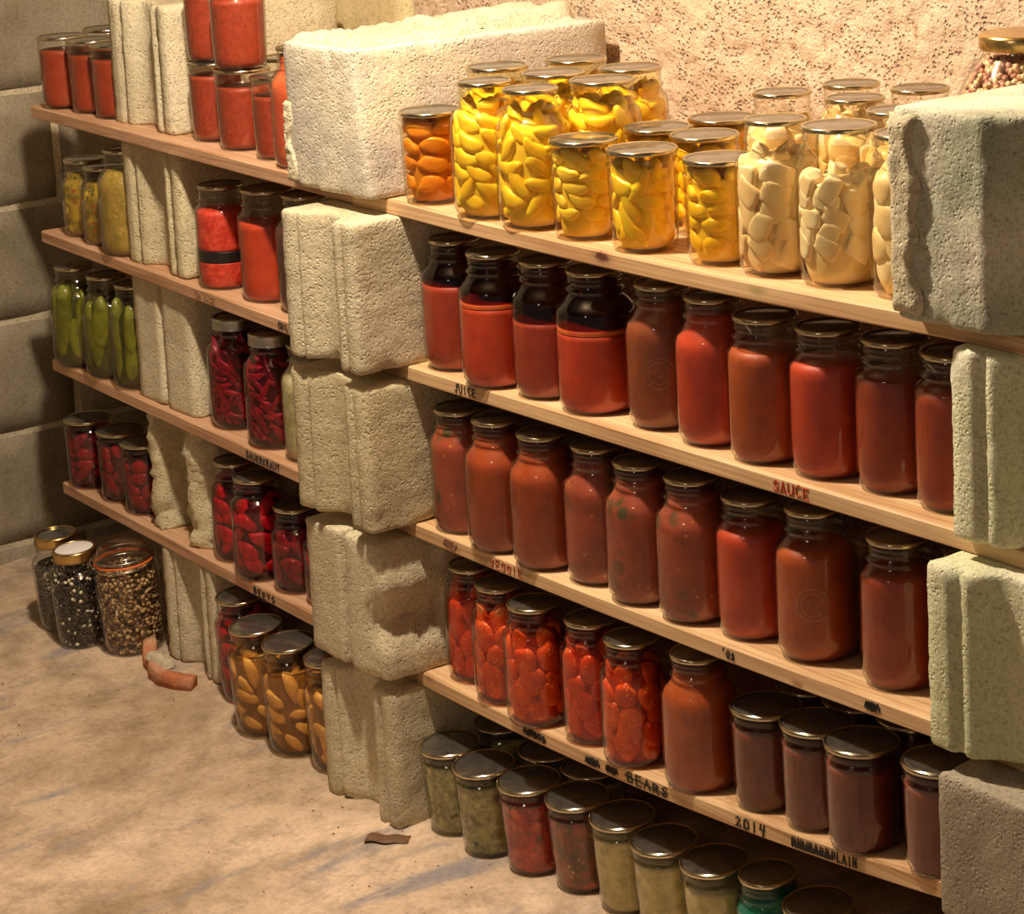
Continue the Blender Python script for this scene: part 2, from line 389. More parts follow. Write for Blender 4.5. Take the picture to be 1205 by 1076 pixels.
ce = ob('ceiling', mesh_from('ceiling', [(-1.6, -3.2, 2.1), (3.5, -3.2, 2.1), (3.5, .5, 2.1), (-1.6, .5, 2.1), (-1.6, -3.2, 2.16), (3.5, -3.2, 2.16), (3.5, .5, 2.16), (-1.6, .5, 2.16)],
    [(3, 2, 1, 0), (4, 5, 6, 7), (0, 1, 5, 4), (1, 2, 6, 5), (2, 3, 7, 6), (3, 0, 4, 7)], M['ceiling'], False)); tag(ce, kind='structure')

# ---------------------------------------------------------------- shelf boards
WR, LL, TK = 1.0013, 1.1652, .020
ZC = {1: .2059, 2: .4140, 3: .6300, 4: .8493}
ZR = {1: .2546, 2: .4264, 3: .6377, 4: .8525}
SG = {1: .0203, 2: .0054, 3: .0009, 4: .0074}
ZL = {1: .2064, 2: .4239, 3: .6465, 4: .8595}
def topz(k, bay, x):
    if bay == 'R':
        u = x / WR
        if u < 0: return ZC[k]
        if u > 1: return ZR[k]
        return ZC[k] + (ZR[k] - ZC[k]) * u - 4 * SG[k] * u * (1 - u)
    return ZC[k] + (ZL[k] - ZC[k]) * min(1.05, max(0, -x / LL))
def wpt(k, bay, x, y, dz):
    """x along the board, y into the wall, dz from its top"""
    if bay == 'R': return Vector((x, y, topz(k, bay, x) + dz))
    return Vector((x * cos(TH) - y * sin(TH), x * sin(TH) + y * cos(TH), topz(k, bay, x) + dz))
def board(k, bay, xa, xb, depth, mat, label, org):
    N = 40; V, F = [], []
    prof = [(.0, -.002), (.002, 0), (depth * .33, 0), (depth * .66, 0), (depth, 0), (depth, -TK), (.002, -TK), (0, -TK + .002)]
    for i in range(N + 1):
        x = xa + (xb - xa) * i / N
        for j, (y, dz) in enumerate(prof):
            w = .0006 * n3((x, k, j), 7) if j in (0, 1, 6, 7) else 0
            V.append(wpt(k, bay, x, y + w, dz) - org)
    P = len(prof)
    for i in range(N):
        for j in range(P):
            a_, b_ = i * P + j, i * P + (j + 1) % P
            F.append((a_, b_, b_ + P, a_ + P))
    F.append(tuple(range(P - 1, -1, -1))); F.append(tuple(N * P + j for j in range(P)))
    me = mesh_from('shelf_board', V, [tuple(reversed(f)) for f in F], mat, False)
    o = ob('shelf_board', me, None, org)
    tag(o, label, 'shelf board', 'wooden shelf boards between the block stacks'); return o
names = {4: 'top', 3: 'second', 2: 'third', 1: 'lowest'}
BO = {}
org = {k: Vector((.45, .15, ZC[k])) for k in ZC}
KN = {4: [(.443 - .45, -.15, .8365 - ZC[4], .0085, '#5a2e20'), (.714 - .45, -.15, .838 - ZC[4], .007, '#a8905c')], 3: [], 2: [(.76 - .45, -.15, .405 - ZC[2], .005, '#a87850')],
      1: [(.90 - .45, -.115, .243 - ZC[1], .009, '#9a6a48'), (.02 - .45, -.15, .2 - ZC[1], .006, '#a87c58')]}
for k in (1, 2, 3, 4):
    BO[k, 'R'] = board(k, 'R', -.0965, 1.3, .36, mat_wood(f'pine board {names[k]} right', '#dfbc8e', '#c2966a', KN[k]),
        f'{"top" if k == 4 else names[k]} pine board of the right bay' + {4: ', carrying the yellow peaches and pears', 3: ', with the red word sauce on its edge', 2: ', with the year mark 08 on its edge', 1: ', with struck-out words and 2014 on its edge'}[k], org[k])
    BO[k, 'L'] = board(k, 'L', -LL, -.0975, .335, mat_wood(f'pine board {names[k]} left', '#cfa684', '#b88c68', [(-.33 + .6, -.1, .012, .005, '#7a4a30')] if 0 else ()),  # left pine tinted pinker: the light's pinkish cast is put into the wood colour
        f'{"top" if k == 4 else names[k]} left-bay board with pinkish light in its colour' + {4: ', under the stacked sauce pints', 3: ', under the pickle relish and banded jars', 2: ', with faint kraut lettering', 1: ', with the word beets on its edge'}[k], Vector((-.6, .15, ZC[k])))

# ---------------------------------------------------------------- handwriting on the board edges
GL = {'J': [[(.9, 1), (.6, 1), (.65, .2), (.4, 0), (.1, .2)]], 'U': [[(0, 1), (.05, .2), (.4, 0), (.75, .2), (.8, 1)]], 'I': [[(.4, 1), (.4, 0)]], 'C': [[(.8, .85), (.5, 1), (.1, .75), (.1, .25), (.5, 0), (.85, .15)]],
 'E': [[(.75, 1), (.1, 1), (.1, 0), (.8, 0)], [(.1, .5), (.6, .52)]], 'S': [[(.8, .85), (.5, 1), (.15, .8), (.3, .55), (.7, .4), (.75, .15), (.45, 0), (.1, .15)]], 'A': [[(0, 0), (.4, 1), (.8, 0)], [(.15, .4), (.65, .4)]],
 'V': [[(0, 1), (.35, 0), (.75, 1)]], 'G': [[(.8, .85), (.45, 1), (.1, .6), (.2, .1), (.7, .05), (.75, .45), (.45, .45)]], 'B': [[(.1, 0), (.1, 1), (.6, .95), (.65, .65), (.1, .52), (.75, .4), (.7, .05), (.1, 0)]],
 'R': [[(.1, 0), (.1, 1), (.65, .9), (.65, .6), (.1, .5), (.8, 0)]], 'T': [[(0, 1), (.85, 1)], [(.42, 1), (.42, 0)]], 'K': [[(.1, 1), (.1, 0)], [(.75, 1), (.1, .45), (.8, 0)]], 'P': [[(.1, 0), (.1, 1), (.7, .85), (.65, .5), (.1, .45)]],
 'L': [[(.1, 1), (.1, 0), (.75, 0)]], 'N': [[(.05, 0), (.1, 1), (.7, 0), (.75, 1)]], 'O': [[(.4, 1), (.08, .6), (.15, .1), (.5, 0), (.78, .4), (.7, .85), (.4, 1)]], 'M': [[(0, 0), (.1, 1), (.4, .4), (.7, 1), (.8, 0)]],
 'H': [[(.1, 1), (.1, 0)], [(.7, 1), (.7, 0)], [(.1, .5), (.7, .5)]], '0': [[(.4, 1), (.08, .6), (.15, .1), (.5, 0), (.78, .4), (.7, .85), (.4, 1)]], '8': [[(.4, .5), (.15, .75), (.4, 1), (.65, .8), (.4, .5), (.1, .2), (.4, 0), (.7, .25), (.4, .5)]],
 "'": [[(.5, 1.05), (.4, .75)]], '2': [[(.05, .8), (.3, 1), (.65, .8), (.5, .5), (.05, .1), (.85, .1)]], '1': [[(.4, 1), (.4, 0)]], '4': [[(.2, 1), (.1, .5), (.7, .5)], [(.7, 1), (.5, -.2)]], ' ': []}
def write(k, bay, x0, x1, text, ink, top=-.004, h=.0105, w=.0009, extra=(), label=None, name='handwriting'):
    V, F = [], []
    b_ = BO[k, bay]; n = len(text); cw = (x1 - x0) / n
    rr = random.Random(text + str(k))
    def stroke(pts):
        for (ua, va), (ub, vb) in zip(pts, pts[1:]):
            d = Vector((ub - ua, vb - va)); L_ = d.length
            if L_ < 1e-6: continue
            d /= L_; p = Vector((-d.y, d.x)) * w / 2; e = d * w * .4
            c4 = [(ua - e.x + p.x, va - e.y + p.y), (ua - e.x - p.x, va - e.y - p.y), (ub + e.x - p.x, vb + e.y - p.y), (ub + e.x + p.x, vb + e.y + p.y)]
            i0 = len(V)
            for yy in (-.0013, .0002):
                for (u, v_) in c4: V.append(wpt(k, bay, u, yy, v_) - b_.location)
            F.extend([(i0, i0 + 1, i0 + 2, i0 + 3), (i0 + 7, i0 + 6, i0 + 5, i0 + 4)] + [(i0 + q, i0 + 4 + q, i0 + 4 + (q + 1) % 4, i0 + (q + 1) % 4) for q in range(4)])
    for i, ch in enumerate(text):
        j = rr.uniform(-.0006, .0006); s_ = rr.uniform(.9, 1.08)
        for pl in GL[ch]:
            stroke([(x0 + cw * (i + .08 + .95 * u * .9), top - h + h * v_ * s_ + j) for u, v_ in pl])
    for pl in extra: stroke([(x0 + (x1 - x0) * u, top - h + h * v_) for u, v_ in pl])
    o = ob(name, mesh_from(name, V, F, M[ink], False), b_); 
    if label: o['label'] = label
    return o
zig = [(0, .2), (.1, .9), (.18, .1), (.3, .95), (.36, .1), (.5, .9), (.55, .05), (.68, .9), (.75, .1), (.88, .95), (1, .2)]
write(3, 'R', .121, .170, 'JUICE', 'ink_black', label='black handwritten word juice')
write(3, 'R', .730, .790, 'SAUCE', 'ink_red', -.0035, .0125, .0013, label='red handwritten word sauce')
write(2, 'R', .075, .110, 'R', 'ink_faint', -.004, .010, .0010, [zig], label='faded scribble')
write(2, 'R', .180, .252, 'VEGGIE', 'ink_pink', -.004, .0115, .0012, label='faded red handwritten word veggie')
write(2, 'R', .632, .657, "'08", 'ink_black', -.005, .0095, .0011, label='black handwritten year mark 08')
write(2, 'R', .866, .888, 'S', 'ink_black', -.004, .010, .0013, [zig, [(0, .5), (1, .6)]], label='black scribbled mark')
write(1, 'R', .234, .282, 'TOMATO', 'ink_black', -.005, .0095, .0010, [zig, [(0, .6), (1, .5)], [(0, .35), (1, .3)]], label='struck-out black word')
write(1, 'R', .364, .392, 'G', 'ink_black', -.005, .0105, .0013, [zig, [(0, .6), (1, .5)], [(0, .3), (1, .35)]], label='first black scribble')
write(1, 'R', .405, .428, 'X', 'ink_black', -.005, .0095, .0013, [zig, [(0, .7), (1, .3)]]) if 'X' in GL else write(1, 'R', .405, .428, 'K', 'ink_black', -.005, .0095, .0013, [zig, [(0, .7), (1, .3)]], label='second black scribble')
write(1, 'R', .445, .527, 'BEARS', 'ink_black', -.0035, .0125, .0012, [[(-.04, .62), (.15, .55), (.6, .45), (.9, .3)]], label='black handwritten word bears, struck through')
write(1, 'R', .645, .700, '2014', 'ink_black', -.004, .0125, .0012, [[(.3, .9), (.28, .1), (.45, .2)]], label='black handwritten year 2014')
write(1, 'R', .742, .805, 'RHUBARB'.replace('H', 'N'), 'ink_black', -.005, .011, .0010, [[(0, .1), (0, .95)], [(0, .55), (1.1, .5)], [(.05, .35), (1.05, .2)], [(.1, .1), (1, .05), (1.15, .4)]], label='struck-out black word before the word plain')
write(1, 'R', .806, .848, 'PLAIN', 'ink_black', -.005, .011, .0011, label='black handwritten word plain')
write(3, 'L', -.597, -.532, 'TOM JUICE'.replace('J', 'J'), 'ink_faint', -.005, .009, .0009, label='faint handwritten words')
write(3, 'L', -.337, -.300, 'CHILI', 'ink_black', -.005, .009, .0010, label='small black handwriting')
write(2, 'L', -.467, -.362, 'SAUERKRAUT', 'ink_black', -.005, .0105, .0010, label='handwritten word sauerkraut')
write(1, 'L', -.475, -.405, 'BEETS', 'ink_black', -.0055, .0105, .0010, label='handwritten word beets')

# ---------------------------------------------------------------- concrete blocks
STD = [(0, .007), (.003, .001), (.014, 0), (.030, 0), (.034, .007), (.038, .008), (.042, .003), (.050, .003), (.060, .012), (.068, .022), (.078, .026), (.118, .026), (.130, .020), (.139, .010), (.142, .002), (.156, 0), (.159, .006), (.163, .006), (.166, .001), (.180, 0), (.190, .002), (.194, .008)]
SLIT = [(0, .007), (.004, .001), (.02, 0), (.05, .001), (.084, 0), (.090, .004), (.093, .026), (.100, .026), (.103, .004), (.108, 0), (.130, 0), (.160, .001), (.180, .002), (.190, .006), (.194, .014)]
PLAIN = [(0, .006), (.004, .001), (.03, 0), (.06, .001), (.1, 0), (.14, .001), (.17, 0), (.190, .002), (.194, .007)]
BROKE = [(0, .016), (.006, .004), (.020, 0), (.034, .004), (.042, .020), (.048, .060), (.060, .095), (.118, .100), (.126, .080), (.130, .028), (.136, .008), (.150, 0), (.168, .004), (.182, .012), (.194, .034)]
def block(name, x0, w, y0, z0, z1, prof, mat, label, depth=.37, rot=0.0, amp=.0016, warp=None, rough=1.0, group='stacked concrete blocks'):
    poly = []
    s_ = w / .194
    pts_ = [(u * s_, v) for u, v in prof] + [(w, depth * .3), (w, depth * .65), (w, depth - .004), (w - .004, depth), (w * .5, depth), (.004, depth), (0, depth - .004), (0, depth * .65), (0, depth * .3)]
    for (a_, b_), (c_, d_) in zip(pts_, pts_[1:] + pts_[:1]):
        L_ = math.hypot(c_ - a_, d_ - b_); st = .008 if max(b_, d_) < .12 else .03
        n = max(1, int(L_ / st))
        for i in range(n): poly.append((a_ + (c_ - a_) * i / n, b_ + (d_ - b_) * i / n))
    H = z1 - z0; nz = max(6, int(H / .009)); P = len(poly)
    zs = [0, .0025, .006] + [.006 + (H - .012) * i / nz for i in range(1, nz)] + [H - .006, H - .0025, H]
    seed = x0 * 13 + z0 * 29
    nrm = []
    for i in range(P):
        a_, b_ = poly[i - 1], poly[(i + 1) % P]; t = Vector((b_[0] - a_[0], b_[1] - a_[1])); t.normalize() if t.length > 0 else None
        nrm.append((t.y, -t.x))
    V, F = [], []
    for zi, z in enumerate(zs):
        e = min(z, H - z); inset = .0026 * max(0, 1 - e / .006) ** 2
        for i, (x, y) in enumerate(poly):
            p3 = (x + seed, y, z)
            front = 1.0 if y < .12 else .4
            d = amp * front * (.7 * n3(p3, 60, 1) + .5 * n3(p3, 130, 2) + .35 * n3(p3, 22, 4)) * rough
            ch = max(0, n3(p3, 34, 7) - .22) * .014 * (max(0, 1 - e / .016) + (.12 if rough <= 1 else .5)) * front
            q = d - ch - inset * (1 + .8 * n3(p3, 50, 9))
            X, Y, Z = x + nrm[i][0] * q, y + nrm[i][1] * q, z + (.0015 * n3(p3, 40, 5) if 2 < zi < len(zs) - 3 else 0)
            if warp: X, Y, Z = warp(X, Y, Z, w, H)
            V.append((X - w / 2, Y, Z))
    for k in range(len(zs) - 1):
        for i in range(P):
            j = (i + 1) % P
            F.append((k * P + i, k * P + j, (k + 1) * P + j, (k + 1) * P + i))
    F.append(tuple(range(P - 1, -1, -1))); F.append(tuple((len(zs) - 1) * P + i for i in range(P)))
    me = mesh_from('concrete_block', V, F, mat)
    o = ob(name, me, None, (x0 + w / 2 * cos(rot), y0 + w / 2 * sin(rot), z0), (0, 0, rot))
    tag(o, label, 'concrete block', group); return o
g = 'middle stack of concrete blocks'
block('concrete_block', -.178, .182, -.052, -.0075, .1855, STD, M['block_cream'], 'bottom block of the middle stack, standing on the floor', group=g)
def w1(X, Y, Z, w, H):
    if Y < .1:
        d = math.hypot((X - w) / .05, (Z - H * .42) / .045)
        if d < 1 and X > w * .6: q_ = (1 - d) + .25 * n3((X, Y, Z), 70, 3) + .15 * n3((X, Y, Z), 160, 6); X -= .022 * q_; Y += .008 * q_
        t = max(0, (Z - H * .7) / (H * .3)); X -= .012 * t * (X / w) if X > w * .7 else 0
    return X, Y, Z
block('concrete_block', -.178, .186, -.060, .2065, .3935, SLIT, M['block_cream'], 'middle-stack block with a bite broken from its corner, beside the whole tomatoes', warp=w1, group=g)
block('concrete_block', -.172, .184, -.070, .4145, .6095, STD, M['block_cream2'], 'third block up in the middle stack, yellowish and rough at its foot', group=g)
block('concrete_block', -.160, .176, -.076, .6305, .8288, STD, M['block_cream'], 'fourth block up in the middle stack, grooved end under the big grey block', group=g)
def w4(X, Y, Z, w, H):
    t = Z / H
    if X > w * .5: X -= .030 * t * (1 - min(1, max(0, Y) / .3)) * (X - w * .5) / (w * .5)
    if Z < .02: Z += .004 * abs(n3((X, Y, 0), 30))
    return X, Y, Z
big = block('concrete_block', -.208, .200, -.028, .8500, 1.044, PLAIN, M['block_grey'], 'big grey block lying on top of the middle stack, long side showing', depth=.398, warp=w4, amp=.0020, group=g)
def crust(name, mat, parent, fn, nu, nv, loc=(0, 0, 0)):
    """a lump: top surface fn(u,v)->(x,y,z,h)"""
    V, F = [], []
    for lay in (0, 1):
        for j in range(nv + 1):
            for i in range(nu + 1):
                x, y, z, nx_, ny_, nz_, h = fn(i / nu, j / nv)
                e = (0 if i in (0, nu) or j in (0, nv) else 1)
                q = h * e if lay else -.002
                V.append((x + nx_ * q, y + ny_ * q, z + nz_ * q))
    S = (nu + 1) * (nv + 1)
    for j in range(nv):
        for i in range(nu):
            a_ = j * (nu + 1) + i; q = (a_, a_ + 1, a_ + nu + 2, a_ + nu + 1)
            F.append(tuple(S + t for t in q)); F.append(tuple(reversed(q)))
    return ob(name, mesh_from(name, V, F, mat), parent, loc)
def cr_top(u, v):
    x = -.10 + .17 * u; y = .01 + .36 * v
    h = .003 + .007 * max(0, n3((x, y, 0), 22, 2) + .2) + .010 * abs(n3((x, y, 0), 45, 8)) + .006 * n3((x, y, 0), 110, 4) + (.012 if .3 < u < .6 and v > .35 else 0) * max(0, n3((x, y, 1), 25) + .3)
    x += .01 * n3((v, 0, u), 4); return x, y, .1935, 0, 0, 1, h
crust('mortar_crust', M['mortar'], big, cr_top, 24, 50)['label'] = 'rough pale mortar left on the top face'
def cr_edge(u, v):
    z = .004 + .11 * v; x = -.1035 + (.020 + .014 * n3((z, 0, 0), 24)) * u; 
    return x, .0015, z, 0, -1, 0, .0035 + .005 * abs(n3((x, 0, z), 70))
crust('mortar_crust', M['block_cream'], big, cr_edge, 8, 34)['label'] = 'pale mortar strip on the end face'
def slab_fn(u, v):
    x = -.05 + .10 * u; y = .19 + .19 * v
    return x + .012 * n3((v, u, 0), 5), y, .198, 0, 0, 1, .013 + .010 * n3((x, y, 0), 22, 5)
crust('mortar_crust', M['mortar'], big, slab_fn, 12, 26)['label'] = 'broken slab of mortar at the back of the top face'

g = 'left stack of concrete blocks'
block('concrete_block', -.792, .175, .030, .0005, .1862, STD, M['block_cream'], 'bottom block of the left stack, worn and standing on the floor', .32, TH, .0024, group=g)
block('concrete_block', -.836, .190, .038, .2067, .4001, BROKE, M['block_cream2'], 'broken-ended block of the left stack, beside the beet pints', .31, TH, .0065, rough=1.6, group=g)
block('concrete_block', -.842, .192, .040, .4207, .6204, SLIT, M['block_cream'], 'smooth split-faced block of the left stack, beside the whole pickles', .31, TH, .0014, group=g)
block('concrete_block', -.842, .197, .040, .6412, .8355, STD, M['block_cream2'], 'grooved block of the left stack beside the pickle relish', .31, TH, group=g)
block('concrete_block', -.889, .205, .058, .8562, 1.052, STD, M['block_cream'], 'topmost block of the left stack, next to the sauce pints', .30, TH, group=g)

g = 'right stack of concrete blocks'
block('concrete_block', 1.035, .20, -.045, .0, .2335, STD, M['block_grey'], 'bottom block of the right stack, below the picture edge', group=g)
block('concrete_block', 1.028, .21, -.060, .2552, .4060, PLAIN, M['block_plain'], 'plain grey block low in the right stack, by the shadowed sauce pints', group=g, depth=.36)
block('concrete_block', 1.009, .22, -.050, .4270, .6172, STD, M['block_green'], 'greenish block of the right stack, third up, a light top edge', group=g)
block('concrete_block', 1.018, .22, -.020, .6382, .8320, STD, M['block_green'], 'pale greenish grooved block of the right stack under the top board', group=g)
RT = [(0, .009), (.004, .002), (.016, 0), (.030, .002), (.036, .004), (.07, .005), (.10, .006), (.115, .02), (.135, .035), (.16, .036), (.18, .02), (.194, .01)]
top_r = block('concrete_block', .955, .23, -.030, .8532, 1.064, RT, M['block_moss'], 'mossy grey block on top of the right stack, beside the jar of large pears', group=g, amp=.0028, depth=.37)
def cr_r(u, v):
    z = .006 + .2 * v; x = -.117 + .036 * u * (1 + .35 * n3((z, 0, 0), 26)); return x, .002, z, 0, -1, 0, .006 + .005 * max(0, n3((x, 0, z), 60))
crust('mortar_crust', M['block_cream'], top_r, cr_r, 7, 34)['label'] = 'pinkish pale mortar along the left edge'

# ---------------------------------------------------------------- jars
# type: height to lid top, body radius, lid radius, foot radius
T = {'qr': (.170, .0465, .0345, .038), 'qw': (.170, .0475, .041, .041), 'qm': (.165, .0475, .0405, .041), 'sq': (.163, .0445, .037, .039), 'dm': (.156, .0415, .035, .036), 'qd': (.162, .0465, .0345, .040),
     'pw': (.119, .0412, .0420, .036), 'pr': (.128, .041, .0345, .035), 'bg': (.172, .0505, .0355, .044), 'clip': (.178, .052, .047, .043), 'bean': (.246, .074, .045, .06)}
def outer(t):
    H, R, rl, rb = T[t]; rn = rl - .0022
    if t == 'pw':
        return [(0, 0), (.0012, rb - .006), (0, rb - .003), (.001, rb - .0005), (.005, rb + .0015), (.012, rb + .0028), (H * .5, (rb + R) / 2 + .0016), (H - .026, R - .0004), (H - .0215, R), (H - .0195, R + .0012), (H - .0175, R + .0010), (H - .0160, rn - .0005), (H - .0125, rn - .0005), (H - .0112, rn + .0010), (H - .0095, rn - .0002), (H - .0078, rn + .0010), (H - .0062, rn - .0004), (H - .0035, rn - .0008)]
    if t == 'clip':
        return [(0, 0), (.0015, rb - .008), (0, rb - .003), (.002, rb), (.008, rb + .004), (.02, R - .002), (.035, R), (.10, R), (.125, R - .001), (.138, R - .004), (.146, .045), (.149, .0465), (.152, .045)]
    if t == 'bean':
        return [(0, 0), (.001, rb - .01), (0, rb - .003), (.003, rb), (.012, R - .004), (.03, R), (.165, R), (.180, R - .003), (.195, R - .010), (.208, R - .019), (.220, R - .028), (.226, rn), (.242, rn)]
    zs = H - .027; zb = H * (.70 if t in ('qr', 'bg', 'pr', 'qd') else .745)
    P = [(0, 0), (.0015, rb - .008), (0, rb - .003), (.001, rb), (.005, rb + (R - rb) * .45), (.011, rb + (R - rb) * .8), (.020, R - .0006), (.032, R), (zb - .01, R), (zb, R - .0006)]
    for i in range(1, 8):
        a_ = i / 8; s_ = a_ * a_ * (3 - 2 * a_)
        P.append((zb + (zs - zb) * a_, R - .0006 - (R - .0006 - rn) * (s_ * .9 + .1 * a_ ** 3) * 1.0))
    P += [(zs, rn + .0002), (zs + .0022, rn + .0030), (zs + .0045, rn + .0030), (zs + .0065, rn - .0002), (H - .0150, rn - .0002), (H - .0138, rn + .0013), (H - .0122, rn), (H - .0098, rn), (H - .0086, rn + .0013), (H - .0070, rn - .0002), (H - .0035, rn - .0006)]
    return P
def r_at(t, z):
    P = outer(t)[3:]
    for (za, ra), (zb, rb_) in zip(P, P[1:]):
        if za <= z <= zb and zb > za: return ra + (rb_ - ra) * (z - za) / (zb - za)
    return P[-1][1] if z > P[-1][0] else P[0][1]
def inner(t, z0, z1, off=.0022, n=16, topwave=0.0, smooth=True):
    P = [(z0, 0), (z0, max(.005, r_at(t, z0) - off - .002))]
    for i in range(1, n + 1):
        z = z0 + (z1 - z0) * i / n
        P.append((z, min(r_at(t, z), r_at(t, z + .003), r_at(t, max(0.001, z - .003))) - off))
    P.append((z1 + .0006, P[-1][1] * .9)); P.append((z1 + .0004, 0)); return P
MC = {}
def cached(key, fn):
    if key not in MC: MC[key] = fn()
    return MC[key]
def lid_profile(t):
    H, R, rl, rb = T[t]
    disc = [(H - .0036, 0), (H - .0036, rl - .0034), (H - .0006, rl - .0034), (H - .0010, rl * .80), (H - .0004, rl * .76), (H - .0004, 0)]
    ring = [(H - .0050, rl - .0022), (H - .0052, rl - .0006), (H - .0040, rl), (H - .0014, rl), (H, rl - .0012), (H + .0002, rl - .0024), (H - .0006, rl - .0036)]
    return disc, ring
def band_profile(t):
    H, R, rl, rb = T[t]; r = rl + .0012; P = [(H - .0165, rl - .0006), (H - .0168, r + .0006), (H - .0155, r + .0008)]
    for i in range(5):
        z = H - .0145 + i * .0024; P += [(z, r - .0004), (z + .0012, r + .0006)]
    P += [(H - .0015, r), (H + .0004, r - .0014), (H + .0006, r - .0042), (H - .0004, r - .0046)]; return P
# pieces of fruit: a few shapes, shared
def blob(kind, seed, mat, sub=3):
    bm = bmesh.new(); bmesh.ops.create_icosphere(bm, subdivisions=sub, radius=1)
    rr = random.Random(seed); ph = rr.uniform(0, 9)
    for v in bm.verts:
        x, y, z = v.co
        if kind == 'slice':      # crescent wedge: long x, thin y, sharp inner edge
            f = 1 - .55 * max(0, -y)
            z2 = z * (.95 if z > 0 else .75) * f; y2 = y + .45 * x * x - .2; x2 = x * 1.0
            v.co = (x2, y2, z2)
        elif kind == 'half':
            v.co = (x, y * .9, z * .62 if z > 0 else z * .35)
        elif kind == 'chunk':
            v.co = Vector((max(-.72, min(.72, x)) * 1.25, max(-.75, min(.75, y)) * 1.2, max(-.62, min(.62, z)) * 1.35))
        elif kind == 'pearhalf':
            w = .62 + .38 * (1 / (1 + math.exp(-4 * (x + .1))))
            v.co = (x * 1.15, y * w, z * w)
        v.co += v.normal * 0
        q = 1 + .20 * noise.noise(Vector((x * 1.5 + ph, y * 1.5, z * 1.5))) ; v.co *= q
    me = bpy.data.meshes.new(kind); bm.to_mesh(me); bm.free()
    me.polygons.foreach_set('use_smooth', [True] * len(me.polygons)); me.materials.append(mat); return me
RREF = .0440
def hug(nm, kind, seed, mat, size, tilt):
    """a piece of fruit lying against the inside of a jar of radius RREF, its origin on the jar's axis"""
    me = blob(kind, seed, mat); me.name = nm; q = random.Random(seed * 3 + 1)
    a_ = q.uniform(-tilt, tilt); ca, sa = cos(a_), sin(a_); s_ = q.uniform(.85, 1.12)
    flip = -1 if kind == 'slice' and q.random() < .5 else 1
    for v in me.vertices:
        x, y, z = v.co; x *= size[0] * s_ * 1.22; z *= size[2] * s_ * flip * 1.12
        if kind == 'slice': z += size[2] * (.32 * (x / size[0]) ** 2 - .1) * flip
        x, z = x * ca - z * sa, x * sa + z * ca
        y = max(-1, min(1, y)); off = size[1] * ((1 - y) ** 2.3 if y > 0 else 1 - y)
        r = RREF - off; an = x / RREF
        v.co = (r * cos(an), r * sin(an), z)
    if flip < 0: me.flip_normals()
    return me
PACK = {  # piece name, shape, material, core material, liquid, half sizes (tangent, radial, vertical), layer pitch, count per ring, tilt range
 'peach': ('peach_slice', 'slice', 'peach', 'syrup_yellow', 'liq_yellow', (.0200, .0130, .0135), .0205, 7, 1.1),
 'peach_pale': ('peach_slice', 'slice', 'peach_pale', 'syrup_yellow', 'liq_yellow', (.0200, .0125, .0110), .0165, 6, .4),
 'peach_gold': ('peach_slice', 'half', 'peach_gold', 'syrup_yellow', 'liq_yellow', (.0240, .0130, .0190), .0185, 5, .3),
 'peach_dark': ('peach_half', 'half', 'peach_dark', 'syrup_orange', 'liq_amber', (.0250, .0140, .0220), .0225, 5, .3),
 'pear': ('pear_piece', 'chunk', 'pear', 'syrup_pear', 'liq_pear', (.0170, .0120, .0140), .0190, 7, 1.4),
 'pear_pale': ('pear_piece', 'chunk', 'pear_pale', 'syrup_pear', 'liq_pear', (.0150, .0110, .0120), .0165, 7, 1.4),
 'pear_big': ('pear_half', 'pearhalf', 'pear_big', 'syrup_pear', 'liq_pear', (.0260, .0140, .0220), .0310, 5, 1.3),
 'tomato': ('tomato', 'ball', 'tomato', 'tomato_core', 'liq_tomato', (.0195, .0135, .0180), .0235, 6, .6),
 'tomato_orange': ('tomato', 'ball', 'tomato_orange', 'tomato_core', 'liq_tomato', (.0195, .0135, .0180), .0235, 6, .6),
 'beet': ('beet_slice', 'half', 'beet', 'beet_core', 'liq_beet', (.0250, .0130, .0230), .0195, 5, .7),
 'beet_bright': ('beet_slice', 'half', 'beet_bright', 'beet_core', 'liq_beet', (.0255, .0130, .0240), .0215, 5, .7),
 'beet_shred': ('beet_shred', 'slice', 'beet_shred', 'beet_core', 'liq_beet', (.0170, .0095, .0070), .0100, 8, 1.2),
 'pickle': ('pickle', 'ball', 'pickle', 'pickle_core', 'liq_green', (.0165, .0130, .0420), .0580, 7, .12),
 'apple': ('fruit_wedge', 'half', 'apple', 'apple_core', 'liq_amber', (.0195, .0130, .0190), .0215, 5, 1.4),
}
def layer(name, t, z0, z1, mat, root, off=.0022, stuff=False, seed=0, amp=0):
    def mk():
        V, F = lathe_data(inner(t, z0, z1, off), 36)
        if amp: V = [((x * (1 + amp * n3((x, y, z), 130, seed))), (y * (1 + amp * n3((x, y, z), 130, seed))), z) for x, y, z in V]
        return mesh_from(name, V, F, M[mat])
    o = ob(name, cached(('lay', t, round(z0, 4), round(z1, 4), mat, off), mk), root)
    if stuff: o['kind'] = 'stuff'
    return o
